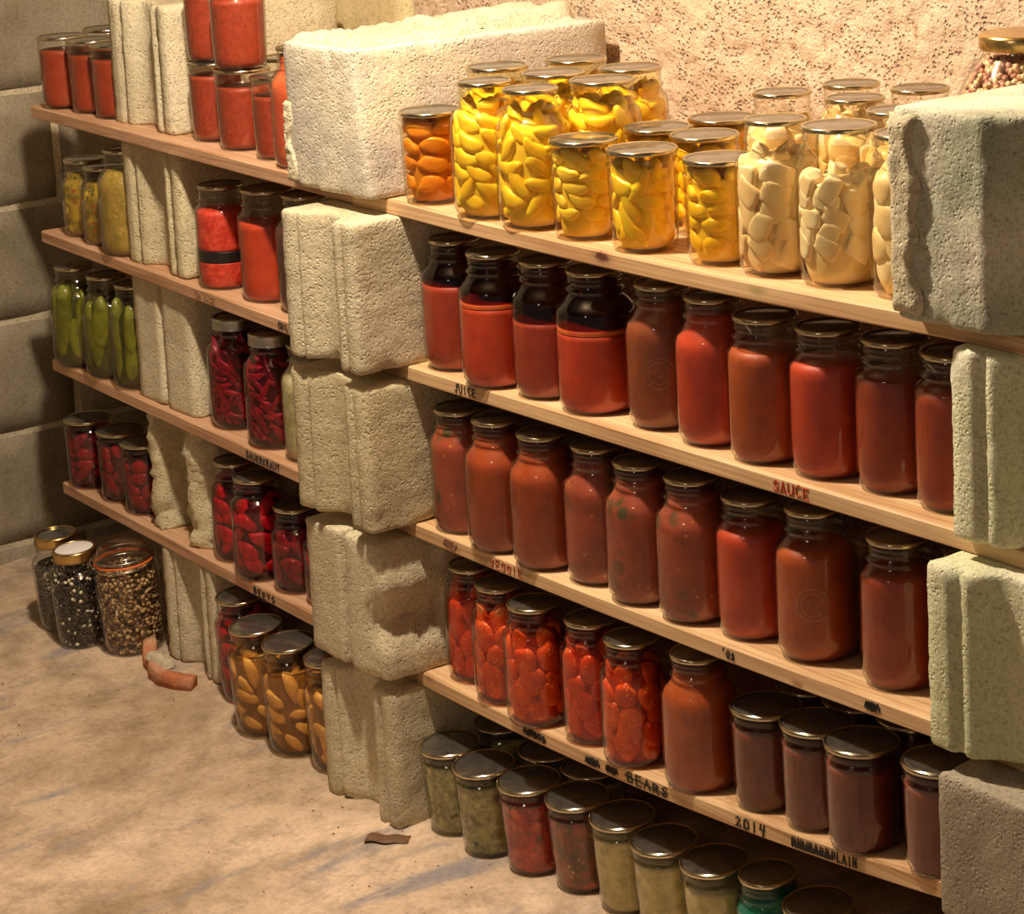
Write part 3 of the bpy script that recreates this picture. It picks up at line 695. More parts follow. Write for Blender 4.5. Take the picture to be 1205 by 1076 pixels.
def fill(root, t, content, fl, rr):
    H = T[t][0]; neck = H - .027 if t != 'pw' else H - .016
    zt = .004 + (H - .012) * fl
    if content in PACK:
        nm, shp, mt, core, liq, (a_, b_, c_), pitch, cnt, tilt = PACK[content]
        bottom = .006
        if content == 'pear_pale': bottom = .034
        if content == 'peach_pale': bottom = .022
        if content in ('tomato',) : bottom = .016
        if content == 'peach_gold' or content == 'peach_dark': bottom = .012
        ztl = min(zt, neck + .004)
        layer('liquid', t, .004, min(H - .008, max(zt, neck - .002)), liq, root, .0018)
        layer('core', t, .004, ztl - .010, core, root, b_ * .42 + .003)
        vs = [cached(('hug', content, i), lambda i=i: hug(nm, shp, i * 7 + 1, M[mt], (a_, b_, c_), tilt)) for i in range(7)]
        z = bottom + c_ * .70; k = 0
        while z < ztl - c_ * .25:
            R = min(r_at(t, z), r_at(t, z + c_ * .6), r_at(t, max(.004, z - c_ * .6))) - .0024
            n = max(4, int(round(cnt * R / (T[t][1] - .003))))
            ph = rr.uniform(0, 6.28)
            for i in range(n):
                an = ph + 2 * pi * i / n + rr.uniform(-.10, .10)
                o = bpy.data.objects.new(nm, vs[rr.randrange(7)])
                s_ = R / RREF * rr.uniform(.965, 1.0)
                me_ = o.data; zm = cached(('ext', me_.name), lambda: max(abs(v.co.z) for v in me_.vertices)) * 1.1
                zp = min(max(z + rr.uniform(-.14, .14) * pitch, zm + .004), min(ztl + .006, H - .006) - zm)
                link(o, root); o.matrix_local = Matrix.Translation((0, 0, zp)) @ Matrix.Rotation(an, 4, 'Z') @ Matrix.Diagonal((s_, s_, rr.uniform(.9, 1.1), 1))
            z += pitch; k += 1
        return
    if content == 'juice' or content == 'juice_bright':
        layer('settled_juice', t, .004, zt, content, root)
        if content == 'juice_bright': layer('froth_layer', t, zt + .0012, zt + .006, 'orange_layer', root)
        layer('clear_juice', t, zt + (.0075 if content == 'juice_bright' else .0015), H - .018, 'liq_dark', root, .0020)
        return
    if content == 'banded':
        layer('red_mash', t, .004, H * .26, 'red_mash', root); layer('black_layer', t, H * .262, H * .37, 'black_band', root); layer('red_mash', t, H * .372, zt, 'red_mash', root); return
    if content == 'teal':
        layer('filling', t, .004, zt, 'teal_fill', root); return
    if content in ('beans', 'beans_mixed', 'seeds_dark', 'seeds_pink'):
        s_ = {'beans': (.0042, .0032, .0028), 'beans_mixed': (.0040, .0032, .0028), 'seeds_dark': (.0016, .0016, .0016), 'seeds_pink': (.0050, .0042, .0036)}[content]
        def mk():
            bm = bmesh.new(); q = random.Random(content)
            n = {'beans': 1500, 'beans_mixed': 1300, 'seeds_dark': 3600, 'seeds_pink': 3600}[content]
            for i in range(n):
                top = i < n * .16
                z = (zt + s_[2] * q.uniform(-1, .2)) if top else q.uniform(.006, zt)
                R = r_at(t, z) - .0030 - s_[2] * .9
                rad = R * math.sqrt(q.random()) if top else R - q.uniform(0, s_[0] * .9)
                an = q.uniform(0, 2 * pi)
                mtx = Matrix.Translation((rad * cos(an), rad * sin(an), z)) @ Matrix.Rotation(an, 4, 'Z') @ Matrix.Rotation(q.uniform(-1.5, 1.5), 4, 'X') @ Matrix.Diagonal((s_[2], s_[0] * q.uniform(.8, 1.1), s_[1], 1))
                bmesh.ops.create_icosphere(bm, subdivisions=1, radius=1, matrix=mtx)
            me = bpy.data.meshes.new(content); bm.to_mesh(me); bm.free(); me.polygons.foreach_set('use_smooth', [True] * len(me.polygons)); me.materials.append(M[content]); return me
        o = ob('beans' if 'bean' in content else 'seeds', cached(('bn', t, content), mk), root); o['kind'] = 'stuff'
        return
    nm = {'relish': 'relish', 'kraut': 'kraut', 'salsa': 'salsa', 'salsa_green': 'salsa', 'picca': 'relish', 'mustard': 'relish', 'cabbage': 'kraut', 'veggie': 'vegetable_sauce', 'purple': 'preserve'}.get(content, 'tomato_sauce')
    chunky = content in ('relish', 'kraut', 'salsa', 'salsa_green', 'picca', 'mustard', 'cabbage')
    layer(nm, t, .004, zt, content, root, .0026 if chunky else .0022, chunky, 1, .02 if chunky else 0)
    if content == 'veggie': # a few pieces pressed against the glass
        for i in range(7):
            an = rr.uniform(0, 6.28); z = rr.uniform(.02, zt - .03); R = r_at(t, z) - .0040
            o = bpy.data.objects.new('vegetable_piece', cached(('vg', i % 2), lambda i=i: blob('ball', i, mat_food('green piece' if i % 2 else 'orange piece', '#4e4a26' if i % 2 else '#c07038', '#3c3c20' if i % 2 else '#a85a30', 80), 2)))
            link(o, root); o.matrix_local = Matrix.Translation((R * cos(an), R * sin(an), z)) @ Matrix.Rotation(an - pi / 2, 4, 'Z') @ Matrix.Rotation(rr.uniform(-1, 1), 4, 'Y') @ Matrix.Diagonal((rr.uniform(.004, .010), .0015, rr.uniform(.003, .006), 1))
BANDS = {'J4': 'band'}
count = [0]
def jar(t, x, y, z, content, fl, label, group, lean=0.0, lidkind='seal', emblem=False, name='canning_jar'):
    rr = random.Random(label)
    root = empty(name, (x, y, z), label, 'jar', group, (lean, 0, rr.uniform(0, 6.28)))
    if lean:   # lean first, then spin about the jar's own axis
        root.rotation_euler = (Matrix.Rotation(lean, 3, 'X') @ Matrix.Rotation(rr.uniform(0, 6.28), 3, 'Z')).to_euler()
    gm = 'glass_teal' if content == 'teal' else 'glass'
    ob('glass', cached(('g', t, gm), lambda: lathe('glass', outer(t), M[gm], 48)), root)
    fill(root, t, content, fl, rr)
    H, R, rl, rb = T[t]
    if emblem:
        def mk():
            bm = bmesh.new()
            def ring(rad, w_, zc, dz=1.0):
                n = 40; pr = []
                for i in range(n):
                    a_ = 2 * pi * i / n; u = rad * cos(a_); v_ = rad * sin(a_) * dz + zc; an = u / R
                    pr.append((R * sin(an), -R * cos(an), v_, an, cos(a_), sin(a_)))
                rows = []
                for (X, Y, Z, an, ca, sa) in pr:
                    row = []
                    for dr, dn in ((-w_, .0002), (0, .0011), (w_, .0002)):
                        u = (rad + dr) * ca; v_ = (rad + dr) * sa * dz + zc; an2 = u / R; q = R - .0002 + dn
                        row.append(bm.verts.new((q * sin(an2), -q * cos(an2), v_)))
                    rows.append(row)
                for i in range(n):
                    a_, b_ = rows[i], rows[(i + 1) % n]
                    for k in range(2): bm.faces.new((a_[k], a_[k + 1], b_[k + 1], b_[k]))
            ring(.0185, .0012, H * .42); ring(.0130, .0009, H * .42); ring(.006, .001, H * .42, .7)
            me = bpy.data.meshes.new('emblem'); bm.to_mesh(me); bm.free(); me.polygons.foreach_set('use_smooth', [True] * len(me.polygons)); me.materials.append(M['glass']); return me
        e = ob('embossed_emblem', cached(('em', t), mk), root); e['label'] = 'round embossed emblem on the glass'
        root.rotation_euler = (0, 0, radians(42))
    if lidkind in ('seal', 'dull'):
        d, r_ = lid_profile(t)
        l_ = ob('lid', cached(('ld', t), lambda: lathe('lid', d, M['lid'], 40)), root)
        ob('lid_rim', cached(('lr', t), lambda: lathe('lid_rim', r_, M['rim'], 40)), l_)
    elif lidkind in ('band', 'gold', 'gold_white'):
        d, r_ = lid_profile(t)
        mt = 'band' if lidkind == 'band' else 'gold'
        l_ = ob('lid', cached(('ldb', t, lidkind), lambda: lathe('lid', d, M['white'] if lidkind == 'gold_white' else M['lid'], 40)), root)
        if lidkind == 'gold_white': l_['label'] = 'white lid disc'
        bd = ob('screw_band', cached(('bd', t, mt), lambda: lathe('screw_band', band_profile(t), M[mt], 48)), root)
        bd['label'] = 'silver ridged screw band' if mt == 'band' else 'gold ridged screw band'
    elif lidkind == 'clip':
        cap = [(.1535, 0), (.1535, .0462), (.1555, .0475), (.160, .0475), (.163, .0455), (.1645, .042), (.172, .0405), (.1765, .038), (.178, .030), (.1785, 0)]
        l_ = ob('glass_lid', lathe('glass_lid', cap, M['glass'], 48), root); l_['label'] = 'domed clear glass lid'
        g_ = ob('rubber_seal', lathe('rubber_seal', [(.1500, .0440), (.1500, .0485), (.1512, .0495), (.1528, .0490), (.1532, .0440)], M['rubber'], 48), root); g_['label'] = 'orange rubber seal'
        cu = bpy.data.curves.new('wire_bail', 'CURVE'); cu.dimensions = '3D'; cu.bevel_depth = .0014; cu.bevel_resolution = 2
        for zz, rad in ((.1445, .0468), (.1600, .0488)):
            sp = cu.splines.new('POLY'); n = 40; sp.points.add(n - 1); sp.use_cyclic_u = True
            for i in range(n): sp.points[i].co = (rad * cos(2 * pi * i / n), rad * sin(2 * pi * i / n), zz, 1)
        for s_ in (0, pi):
            sp = cu.splines.new('POLY'); q = [(.0475, .1445), (.0530, .148), (.0535, .156), (.0490, .160)]; sp.points.add(3)
            for i, (rad, zz) in enumerate(q): sp.points[i].co = (rad * cos(s_), rad * sin(s_), zz, 1)
        sp = cu.splines.new('POLY'); q = [(.0535, .150, -.012), (.0560, .120, -.012), (.0560, .112, 0), (.0560, .120, .012), (.0535, .150, .012)]; sp.points.add(4)
        for i, (rad, zz, yy) in enumerate(q): sp.points[i].co = (rad, yy, zz, 1)
        cu.materials.append(M['wire']); tmp = bpy.data.objects.new('wire_bail_path', cu); me = bpy.data.meshes.new_from_object(tmp); bpy.data.objects.remove(tmp); ob('wire_bail', me, root)
        root.rotation_euler = (Matrix.Rotation(lean, 3, 'X') @ Matrix.Rotation(radians(60), 3, 'Z')).to_euler()
    elif lidkind == 'screw':
        cap = [(H - .016, rl - .001), (H - .017, rl + .002), (H - .015, rl + .003), (H - .004, rl + .003), (H, rl + .001), (H, rl - .004), (H - .001, 0)]
        l_ = ob('lid', lathe('lid', cap, M['gold'], 48), root); l_['label'] = 'gold screw lid'
    count[0] += 1
    return root

JARS=[
('pw',4,0.0446,0.0379,0.8481,'peach_dark',0.98,
 'pint of dark orange peach halves against the big grey block','peach jars on the top shelf'),
('qr',4,0.1701,0.0367,0.8456,'peach',1,
 'tall jar of yellow peach slices beside the dark orange pint, front row','peach jars on the top shelf'),
('qr',4,0.2636,0.0390,0.8444,'peach',1,
 'tall narrow-necked jar of yellow peaches in front, dark lid top tilting light','peach jars on the top shelf'),
('pw',4,0.3614,0.0416,0.8436,'peach_pale',0.98,
 'pint of pale yellow peaches below the two wide-lidded tall peach jars','peach jars on the top shelf'),
('pw',4,0.4707,0.0433,0.8434,'peach',0.98,
 'pint of peach slices in the middle of the front row, above the dark knot','peach jars on the top shelf'),
('pw',4,0.5928,0.0566,0.8440,'peach_gold',0.98,
 'deep golden pint of peaches touching the first tall pear jar','peach jars on the top shelf'),
('qw',4,0.2768,0.1385,0.8442,'peach',1,
 'wide-mouthed tall peach jar behind the front pints, nearest of the rear ones','peach jars on the top shelf'),
('qw',4,0.1813,0.1355,0.8455,'peach',1,
 'tall peach jar half hidden behind the two front narrow-necked jars','peach jars on the top shelf'),
('qw',4,0.1085,0.2261,0.8467,'peach',1,
 'rearmost tall peach jar, its lid highest in the cluster by the block','peach jars on the top shelf'),
('qw',4,0.2233,0.2254,0.8448,'peach',1,
 'tall peach jar at the back right of the cluster against the rough wall','peach jars on the top shelf'),
('qw',4,0.0807,0.1205,0.8473,'peach',1,
 'tall peach jar directly behind the first front one, only its lid showing','peach jars on the top shelf'),
('pw',4,0.3662,0.1500,0.8436,'peach_gold',0.98,
 'pint of peaches in the second row behind the middle front pint','peach jars on the top shelf'),
('pw',4,0.4547,0.1506,0.8434,'peach_gold',0.98,
 'golden pint of peaches in the second row behind the deep golden one','peach jars on the top shelf'),
('pw',4,0.3755,0.2458,0.8435,'peach_gold',0.98,
 'rearmost golden peach pint beside the first pear jar neck','peach jars on the top shelf'),
('qr',4,0.6845,0.0606,0.8451,'pear',0.86,
 'tall jar of cream pear pieces nearest to the yellow peaches','pear jars on the top shelf'),
('qw',4,0.7789,0.0662,0.8467,'pear_pale',0.74,
 'tall jar of pale pears with cloudy syrup below and empty shoulder','pear jars on the top shelf'),
('qw',4,0.8855,0.0701,0.8491,'pear_big',0.95,
 'tall jar of large smooth pear halves against the green-grey block','pear jars on the top shelf'),
('qr',4,0.5359,0.2029,0.8436,'pear',0.86,
 'narrow-necked pear jar standing behind the first front pear jar','pear jars on the top shelf'),
('qr',4,0.5546,0.2954,0.8437,'pear',0.86,
 'rearmost pear jar, its clear neck against the rough wall, left of the back pair','pear jars on the top shelf'),
('qr',4,0.6419,0.2187,0.8445,'pear',0.86,
 'pear jar in the middle row behind the pale pear jar','pear jars on the top shelf'),
('qr',4,0.6519,0.3118,0.8446,'pear',0.86,
 'rearmost pear jar on the right, next to the jar of dried beans above','pear jars on the top shelf'),
('qr',4,0.7520,0.1780,0.8459,'pear',0.86,
 'pear jar in the middle row behind the jar of large pear halves','pear jars on the top shelf'),
('qr',3,0.0625,0.0510,0.6303,'juice',0.68,
 'jar of red juice with dark clear upper third, first beside the blocks','jars on the second shelf of the right bay'),
('qr',3,0.1737,0.0332,0.6308,'juice_bright',0.62,
 'jar of juice settled bright orange-red under a clear dark neck, second in its row','jars on the second shelf of the right bay'),
('qr',3,0.2663,0.0478,0.6313,'juice',0.58,
 'jar of dull red juice more than half settled, third in the juice row','jars on the second shelf of the right bay'),
('bg',3,0.3639,0.0477,0.6319,'juice_bright',0.58,
 'stout wide jar of bright red juice with a dark layer and scummy shoulder','jars on the second shelf of the right bay'),
('qr',3,0.4787,0.0586,0.6327,'sauce_brown',0.92,
 'brownish tomato jar with a round embossed emblem, after the stout juice jar','jars on the second shelf of the right bay'),
('qr',3,0.5761,0.0532,0.6335,'sauce_bright',0.92,
 'bright red tomato sauce jar beside the embossed brown one','jars on the second shelf of the right bay'),
('sq',3,0.6713,0.0475,0.6343,'sauce_orange',0.8,
 'orange-brown tomato sauce jar with square shoulders above the red word','jars on the second shelf of the right bay'),
('sq',3,0.7640,0.0557,0.6352,'sauce_bright',0.8,
 'red sauce jar with an empty dark shoulder, third from the right blocks','jars on the second shelf of the right bay'),
('sq',3,0.8553,0.0661,0.6361,'sauce',0.78,
 'dark red sauce jar, second from the right blocks on the second shelf','jars on the second shelf of the right bay'),
('sq',3,0.9460,0.0635,0.6371,'sauce',0.8,
 'red sauce jar partly behind the right stack of blocks, second shelf','jars on the second shelf of the right bay'),
('sq',2,0.0661,0.0450,0.4135,'veggie',0.92,
 'brown-red vegetable sauce jar first beside the blocks on the third shelf','jars on the third shelf of the right bay'),
('qr',2,0.1645,0.0340,0.4130,'sauce_rust',0.92,
 'plain rust-red sauce jar, second on the third shelf','jars on the third shelf of the right bay'),
('qr',2,0.2592,0.0357,0.4130,'sauce_rust',0.92,
 'rust-red sauce jar with glinting shoulder, third on the third shelf','jars on the third shelf of the right bay'),
('qr',2,0.3517,0.0504,0.4134,'veggie',0.92,
 'vegetable sauce jar with a dark green patch low down, fourth on the third shelf','jars on the third shelf of the right bay'),
('qr',2,0.4449,0.0424,0.4141,'veggie',0.92,
 'vegetable sauce jar with green pieces and yellow shreds, fifth on the third shelf','jars on the third shelf of the right bay'),
('qr',2,0.5385,0.0439,0.4153,'veggie',0.92,
 'large vegetable sauce jar with greenish flecks, sixth on the third shelf','jars on the third shelf of the right bay'),
('sq',2,0.6293,0.0561,0.4167,'sauce_bright',0.8,
 'clear red sauce jar with one pale fleck, above the year mark 08','jars on the third shelf of the right bay'),
('qr',2,0.7329,0.0566,0.4188,'sauce_orange',0.78,
 'orange-brown sauce jar with round emblem and dark empty neck, third shelf','jars on the third shelf of the right bay'),
('sq',2,0.8612,0.0602,0.4221,'sauce',0.8,
 'broad dark red sauce jar standing apart near the right blocks, third shelf','jars on the third shelf of the right bay'),
('sq',2,0.9635,0.0731,0.4252,'sauce_rust',0.92,
 'sauce jar mostly hidden behind the right blocks on the third shelf','jars on the third shelf of the right bay'),
('dm',1,0.0636,0.0526,0.2042,'tomato',0.94,
 'jar of whole tomatoes first beside the blocks on the lowest shelf','jars on the lowest shelf of the right bay'),
('dm',1,0.1483,0.0365,0.2029,'tomato_orange',0.94,
 'jar of orange-red tomatoes with pale rounds, second on the lowest shelf','jars on the lowest shelf of the right bay'),
('dm',1,0.2383,0.0226,0.2028,'tomato_orange',0.94,
 'jar of tomatoes with yellow seeds near the top, third on the lowest shelf','jars on the lowest shelf of the right bay'),
('dm',1,0.3356,0.0399,0.2041,'tomato',0.94,
 'jar of red tomatoes with clear liquid below, fourth on the lowest shelf','jars on the lowest shelf of the right bay'),
('dm',1,0.4288,0.0292,0.2069,'tomato_orange',0.94,
 'brightest jar of tomatoes, seeds showing, beside the tall plain sauce jar','jars on the lowest shelf of the right bay'),
('qd',1,0.5460,0.0360,0.2123,'sauce_orange',0.92,
 'tall smooth orange-red sauce jar between the tomatoes and the pints','jars on the lowest shelf of the right bay'),
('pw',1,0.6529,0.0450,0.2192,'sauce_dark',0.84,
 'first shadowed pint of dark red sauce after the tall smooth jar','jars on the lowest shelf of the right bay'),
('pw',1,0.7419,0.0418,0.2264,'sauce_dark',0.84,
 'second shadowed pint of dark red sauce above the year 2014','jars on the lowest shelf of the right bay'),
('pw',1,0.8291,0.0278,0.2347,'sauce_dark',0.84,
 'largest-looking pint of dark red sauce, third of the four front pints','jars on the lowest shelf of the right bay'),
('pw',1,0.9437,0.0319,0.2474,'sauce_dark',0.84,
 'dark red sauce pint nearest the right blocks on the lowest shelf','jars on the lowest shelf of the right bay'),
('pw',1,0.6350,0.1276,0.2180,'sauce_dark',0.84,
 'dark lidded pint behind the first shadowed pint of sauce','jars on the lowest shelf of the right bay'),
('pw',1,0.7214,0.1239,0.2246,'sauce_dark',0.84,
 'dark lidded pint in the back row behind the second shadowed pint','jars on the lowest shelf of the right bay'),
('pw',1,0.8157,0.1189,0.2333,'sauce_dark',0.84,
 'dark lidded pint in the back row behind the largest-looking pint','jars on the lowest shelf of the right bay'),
('pw',0,0.0493,0.0164,-0.0024,'relish',0.88,
 'pint of green relish on the floor touching the bottom block','jars on the floor under the right bay'),
('pw',0,0.1338,0.0121,-0.0027,'relish',0.88,
 'second pint of green relish on the floor from the bottom block','jars on the floor under the right bay'),
('pw',0,0.2177,0.0235,-0.0019,'salsa',0.86,
 'pint of bright red chunky salsa on the floor','jars on the floor under the right bay'),
('pw',0,0.3010,0.0381,-0.0008,'salsa_green',0.86,
 'pint of red and green salsa on the floor beside the bright red one','jars on the floor under the right bay'),
('pw',0,0.3854,0.0439,-0.0004,'kraut',0.88,
 'pint of yellow-green kraut on the floor, first after the salsa','jars on the floor under the right bay'),
('pw',0,0.4739,0.0384,-0.0008,'kraut',0.88,
 'second pint of yellow-green kraut on the floor, below the struck-out word','jars on the floor under the right bay'),
('pw',0,0.5582,0.0460,-0.0003,'kraut',0.82,
 'third pint of yellow-green kraut on the floor, beside the blue-green jar','jars on the floor under the right bay'),
('pr',0,0.6410,0.0574,0.0005,'teal',0.86,
 'blue-green glass jar on the floor under the year 2014','jars on the floor under the right bay'),
('pw',0,0.7246,0.0594,0.0007,'kraut',0.82,
 'floor pint with a dark lid at the bottom edge of the picture','jars on the floor under the right bay'),
('pw',0,0.0461,0.1070,0.0040,'relish',0.88,
 'dark pint behind the first relish pint on the floor','jars on the floor under the right bay'),
('pw',0,0.1630,0.0965,0.0033,'relish',0.88,
 'dark pint in the back row on the floor behind the second relish and salsa','jars on the floor under the right bay'),
('pw',0,0.2473,0.1041,0.0038,'relish',0.88,
 'dark pint in the back row on the floor behind the salsa pints','jars on the floor under the right bay'),
('pw',4,-1.1027,0.0800,0.8589,'sauce',0.86,
 'sauce pint at the far left end of the top shelf','jars on the top shelf of the left bay'),
('pw',4,-1.0153,0.0906,0.8581,'sauce',0.84,
 'second sauce pint from the left end of the top shelf','jars on the top shelf of the left bay'),
('pw',4,-0.9307,0.0893,0.8574,'sauce',0.84,
 'third sauce pint on the top shelf, against the left stack of blocks','jars on the top shelf of the left bay'),
('pw',4,-1.1343,0.1790,0.8592,'sauce',0.84,
 'sauce pint in the back row left of the upper left block, pale lid showing','jars on the top shelf of the left bay'),
('pw',4,-0.6064,0.0883,0.8546,'sauce_rough',0.88,
 'lower sauce pint just right of the upper left block','jars on the top shelf of the left bay'),
('pw',4,-0.5044,0.0766,0.8537,'sauce_rough',0.82,
 'lower sauce pint carrying the big upper pint, top shelf left','jars on the top shelf of the left bay'),
('pw',4,-0.3927,0.0715,0.8527,'sauce_rough',0.8,
 'sauce pint with a bare silver lid before the big grey block','jars on the top shelf of the left bay'),
('qr',4,-0.3045,0.0588,0.8519,'sauce_apricot',0.98,
 'orange-red round-shouldered jar squeezed against the big grey block','jars on the top shelf of the left bay'),
('pw',4,-0.5544,0.1839,0.8541,'sauce',0.84,
 'pint behind the stacked sauce pints, its lid just showing','jars on the top shelf of the left bay'),
('pr',3,-1.0774,0.0896,0.6452,'picca',0.88,
 'short jar of yellow and red pickle relish at the left end, second shelf','jars on the second shelf of the left bay'),
('pr',3,-0.9912,0.0823,0.6440,'picca',0.84,
 'second short jar of yellow pickle relish, second shelf left','jars on the second shelf of the left bay'),
('qr',3,-0.8907,0.0700,0.6426,'mustard',0.84,
 'tall jar of mustard-coloured relish against the left blocks','jars on the second shelf of the left bay'),
('dm',3,-0.5719,0.0640,0.6381,'banded',0.8,
 'bright red jar crossed by a black band','jars on the second shelf of the left bay'),
('qm',3,-0.4503,0.0746,0.6364,'sauce_bright',0.72,
 'red sauce jar with a clear neck beside the black-banded jar','jars on the second shelf of the left bay'),
('qr',3,-0.3476,0.0759,0.6349,'purple',0.84,
 'purple-brown jar half behind the middle blocks, second shelf','jars on the second shelf of the left bay'),
('qr',2,-1.0961,0.0662,0.4234,'pickle',0.9,
 'tall jar of whole green pickles at the left end of the third shelf','jars on the third shelf of the left bay'),
('qr',2,-0.9911,0.0719,0.4225,'pickle',0.9,
 'second tall jar of whole green pickles from the left end','jars on the third shelf of the left bay'),
('qr',2,-0.8969,0.0741,0.4217,'pickle',0.9,
 'narrow-necked pickle jar against the left blocks','jars on the third shelf of the left bay'),
('qr',2,-0.5769,0.0756,0.4189,'beet_shred',0.9,
 'dark beet jar with a silver ridged band beside the left blocks','jars on the third shelf of the left bay'),
('qr',2,-0.4468,0.0635,0.4178,'beet_shred',0.9,
 'brighter beet jar with a silver ridged band, above the kraut lettering','jars on the third shelf of the left bay'),
('qr',2,-0.3485,0.0679,0.4170,'cabbage',0.92,
 'tall jar of pale sauerkraut half behind the middle blocks','jars on the third shelf of the left bay'),
('pw',1,-1.1147,0.0759,0.2064,'beet',0.88,
 'wide-lidded pint of beets at the left end of the lowest shelf','jars on the lowest shelf of the left bay'),
('pw',1,-1.0038,0.0806,0.2063,'beet',0.88,
 'second wide-lidded pint of beets, lowest shelf left end','jars on the lowest shelf of the left bay'),
('pw',1,-0.9114,0.0771,0.2063,'beet',0.88,
 'third pint of beets, against the rough broken block','jars on the lowest shelf of the left bay'),
('dm',1,-0.5942,0.0674,0.2062,'beet_bright',0.88,
 'tall jar of red beets right of the broken block','jars on the lowest shelf of the left bay'),
('dm',1,-0.4939,0.0461,0.2061,'beet_bright',0.88,
 'tall jar of beet slices in front with a glassy shoulder','jars on the lowest shelf of the left bay'),
('pr',1,-0.4037,0.0591,0.2061,'beet',0.86,
 'short dark beet jar above the word beets','jars on the lowest shelf of the left bay'),
('pr',1,-0.3212,0.0640,0.2061,'beet',0.86,
 'beet jar almost hidden behind the middle blocks, lowest shelf','jars on the lowest shelf of the left bay'),
('qd',0,-1.0582,-0.0164,-0.0046,'seeds_dark',0.7,
 'leaning jar of dark seeds with a gold band, far left on the floor','jars on the floor by the left bay'),
('qd',0,-0.9653,-0.0281,-0.0055,'beans_mixed',0.9,
 'leaning jar of black and white beans with a gold band and white lid','jars on the floor by the left bay'),
('clip',0,-0.8729,0.0130,-0.0026,'beans',0.8,
 'clip-top glass jar of brown speckled beans with an orange rubber seal','jars on the floor by the left bay'),
('qm',0,-0.5489,0.0479,-0.0001,'beet_bright',0.88,
 'beet jar in shadow on the floor beside the left blocks','jars on the floor between the left and middle blocks'),
('qm',0,-0.4267,0.0016,-0.0034,'apple',0.88,
 'jar of amber fruit wedges on the floor, left of the two in full view','jars on the floor between the left and middle blocks'),
('qm',0,-0.3311,0.0016,-0.0034,'apple',0.88,
 'jar of amber fruit wedges on the floor, right of the two in full view','jars on the floor between the left and middle blocks'),
('qm',0,-0.2365,0.0151,-0.0024,'apple',0.88,
 'jar of amber fruit half behind the bottom middle block','jars on the floor between the left and middle blocks'),
]


for (t, k, x, y, z, content, fl, label, group) in JARS:
    lean = 0.0; lk = 'seal'
    if k == 0: lean = math.atan(FLOOR_S)
    if content == 'beet_shred': lk = 'band'
    if content == 'seeds_dark': lk = 'gold'
    if content == 'beans_mixed': lk = 'gold_white'
    if content == 'beans': lk = 'clip'
    if k == 0: z = floor_z(y)
    jar(t, x, y, z + .0004, content, fl, label, group, lean, lk, 'emblem' in label)
g = 'stacked sauce pints beside the big grey block'
X1 = [j for j in JARS if 'just right of the upper left block' in j[7]][0]; X2 = [j for j in JARS if 'carrying the big upper pint' in j[7]][0]
jar('pw', X1[2] - .004, X1[3] + .002, X1[4] + .1198, 'sauce_rough', .88, 'upper sauce pint standing on the one just right of the left block', g)
jar('pw', X2[2] + .006, X2[3] - .004, X2[4] + .1198, 'sauce_rough', .92, 'big upper sauce pint standing on another, cut by the picture top', g)
jar('bean', .838, .285, topz(4, 'R', .838) + .0004, 'seeds_pink', .90, 'large jar of pink and tan beans with a gold lid, behind the mossy block', 'dried beans', 0, 'screw')

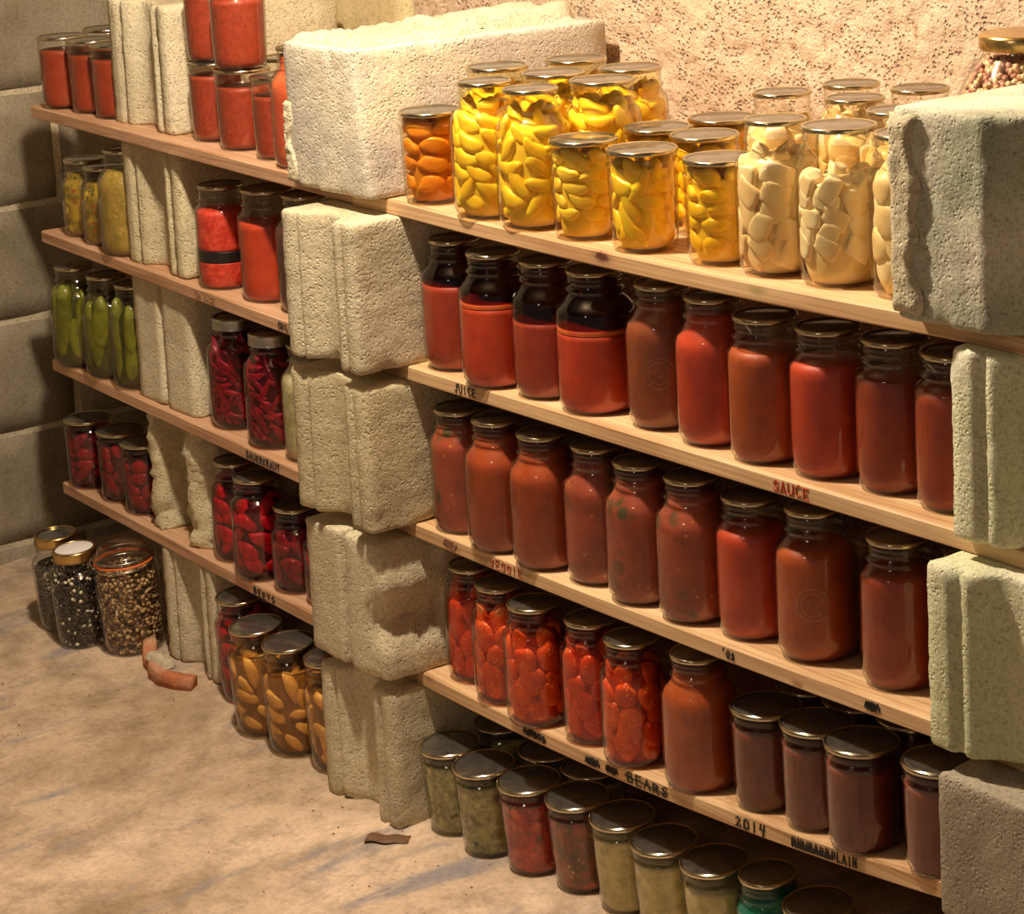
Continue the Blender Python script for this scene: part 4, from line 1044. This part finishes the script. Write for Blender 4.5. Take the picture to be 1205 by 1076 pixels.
# ---------------------------------------------------------------- broken tile and debris on the floor
def tile_piece(pts_, hs, th, name, label, cat):
    V, F = [], []
    n = len(pts_)
    for i, (x, y) in enumerate(pts_):
        a_ = Vector(pts_[max(0, i - 1)]); b_ = Vector(pts_[min(n - 1, i + 1)]); d = (b_ - a_).normalized(); nn = Vector((-d.y, d.x))
        h = hs[i]; z0 = floor_z(y) - .001
        for (o_, z_) in ((0, 0), (-.0015, h * .5), (0, h * .92), (.002, h), (th - .002, h * .98), (th, h * .85), (th, 0)):
            q = .0015 * n3((x, y, z_), 60, 3)
            V.append((x + nn.x * (o_ + q), y + nn.y * (o_ + q), z0 + z_ + q))
    P = 7
    for i in range(n - 1):
        for j in range(P):
            a_ = i * P + j; b_ = i * P + (j + 1) % P; F.append((a_, a_ + P, b_ + P, b_))
    F.append(tuple(range(P))); F.append(tuple((n - 1) * P + j for j in reversed(range(P))))
    cx, cy = pts_[n // 2]; c0 = Vector((cx, cy, floor_z(cy)))
    o = ob(name, mesh_from(name, [Vector(v) - c0 for v in V], F, M['tile']), None, c0)
    return tag(o, label, cat)
def dens(p, k=6):
    out = []
    for (a_, b_) in zip(p, p[1:]):
        for i in range(k): out.append(tuple(a_[q] + (b_[q] - a_[q]) * i / k for q in range(len(a_))))
    return out + [p[-1]]
TP = dens([(-.842, .010, .034), (-.815, -.004, .022), (-.785, -.018, .014), (-.765, -.022, .022), (-.735, -.036, .026), (-.700, -.040, .024), (-.665, -.030, .022), (-.640, -.014, .020)])
tp = tile_piece([(a_, b_) for a_, b_, c_ in TP], [c_ for a_, b_, c_ in TP], .022, 'broken_tile', 'curved broken piece of orange clay tile at the foot of the left stack', 'tile')
def mort(u, v):
    x = -.02 + .07 * u; y = .004 + .020 * v; return x, y, .022, 0, 0, 1, .010 + .006 * n3((x, y, 0), 60)
crust('mortar_lump', M['mortar'], tp, mort, 10, 5)['label'] = 'grey mortar stuck on the tile'
def flake(u, v):
    x = -.03 + .06 * u; y = -.012 + .024 * v + .006 * n3((u, 0, 0), 3); return x, y, 0, 0, 0, 1, .003 + .002 * n3((x, y, 0), 60)
fl_ = crust('wood_flake', mat_wood('bark flake', '#8a6a4a', '#6c5038'), None, flake, 12, 5, (.012, -.075, floor_z(-.075) + .0022)); fl_.rotation_euler = (0, 0, .75)
tag(fl_, 'thin brown flake on the floor before the middle stack', 'flake')
bm = bmesh.new(); q = random.Random(5)
for i in range(150):
    x = q.uniform(-1.3, .6); y = -abs(q.gauss(0, .28)) - .04; s_ = q.uniform(.0006, .0022)
    bmesh.ops.create_icosphere(bm, subdivisions=1, radius=s_ * .7, matrix=Matrix.Translation((x, y, floor_z(y) + s_ * .4)) @ Matrix.Diagonal((q.uniform(.8, 2), q.uniform(.7, 1.4), .7, 1)))
me = bpy.data.meshes.new('floor_grit'); bm.to_mesh(me); bm.free(); me.materials.append(M['ink_faint'])
tag(ob('floor_grit', me), 'scattered crumbs of grit on the concrete floor', 'grit', kind='stuff')
print('jars', count[0], 'objects', len(bpy.data.objects))
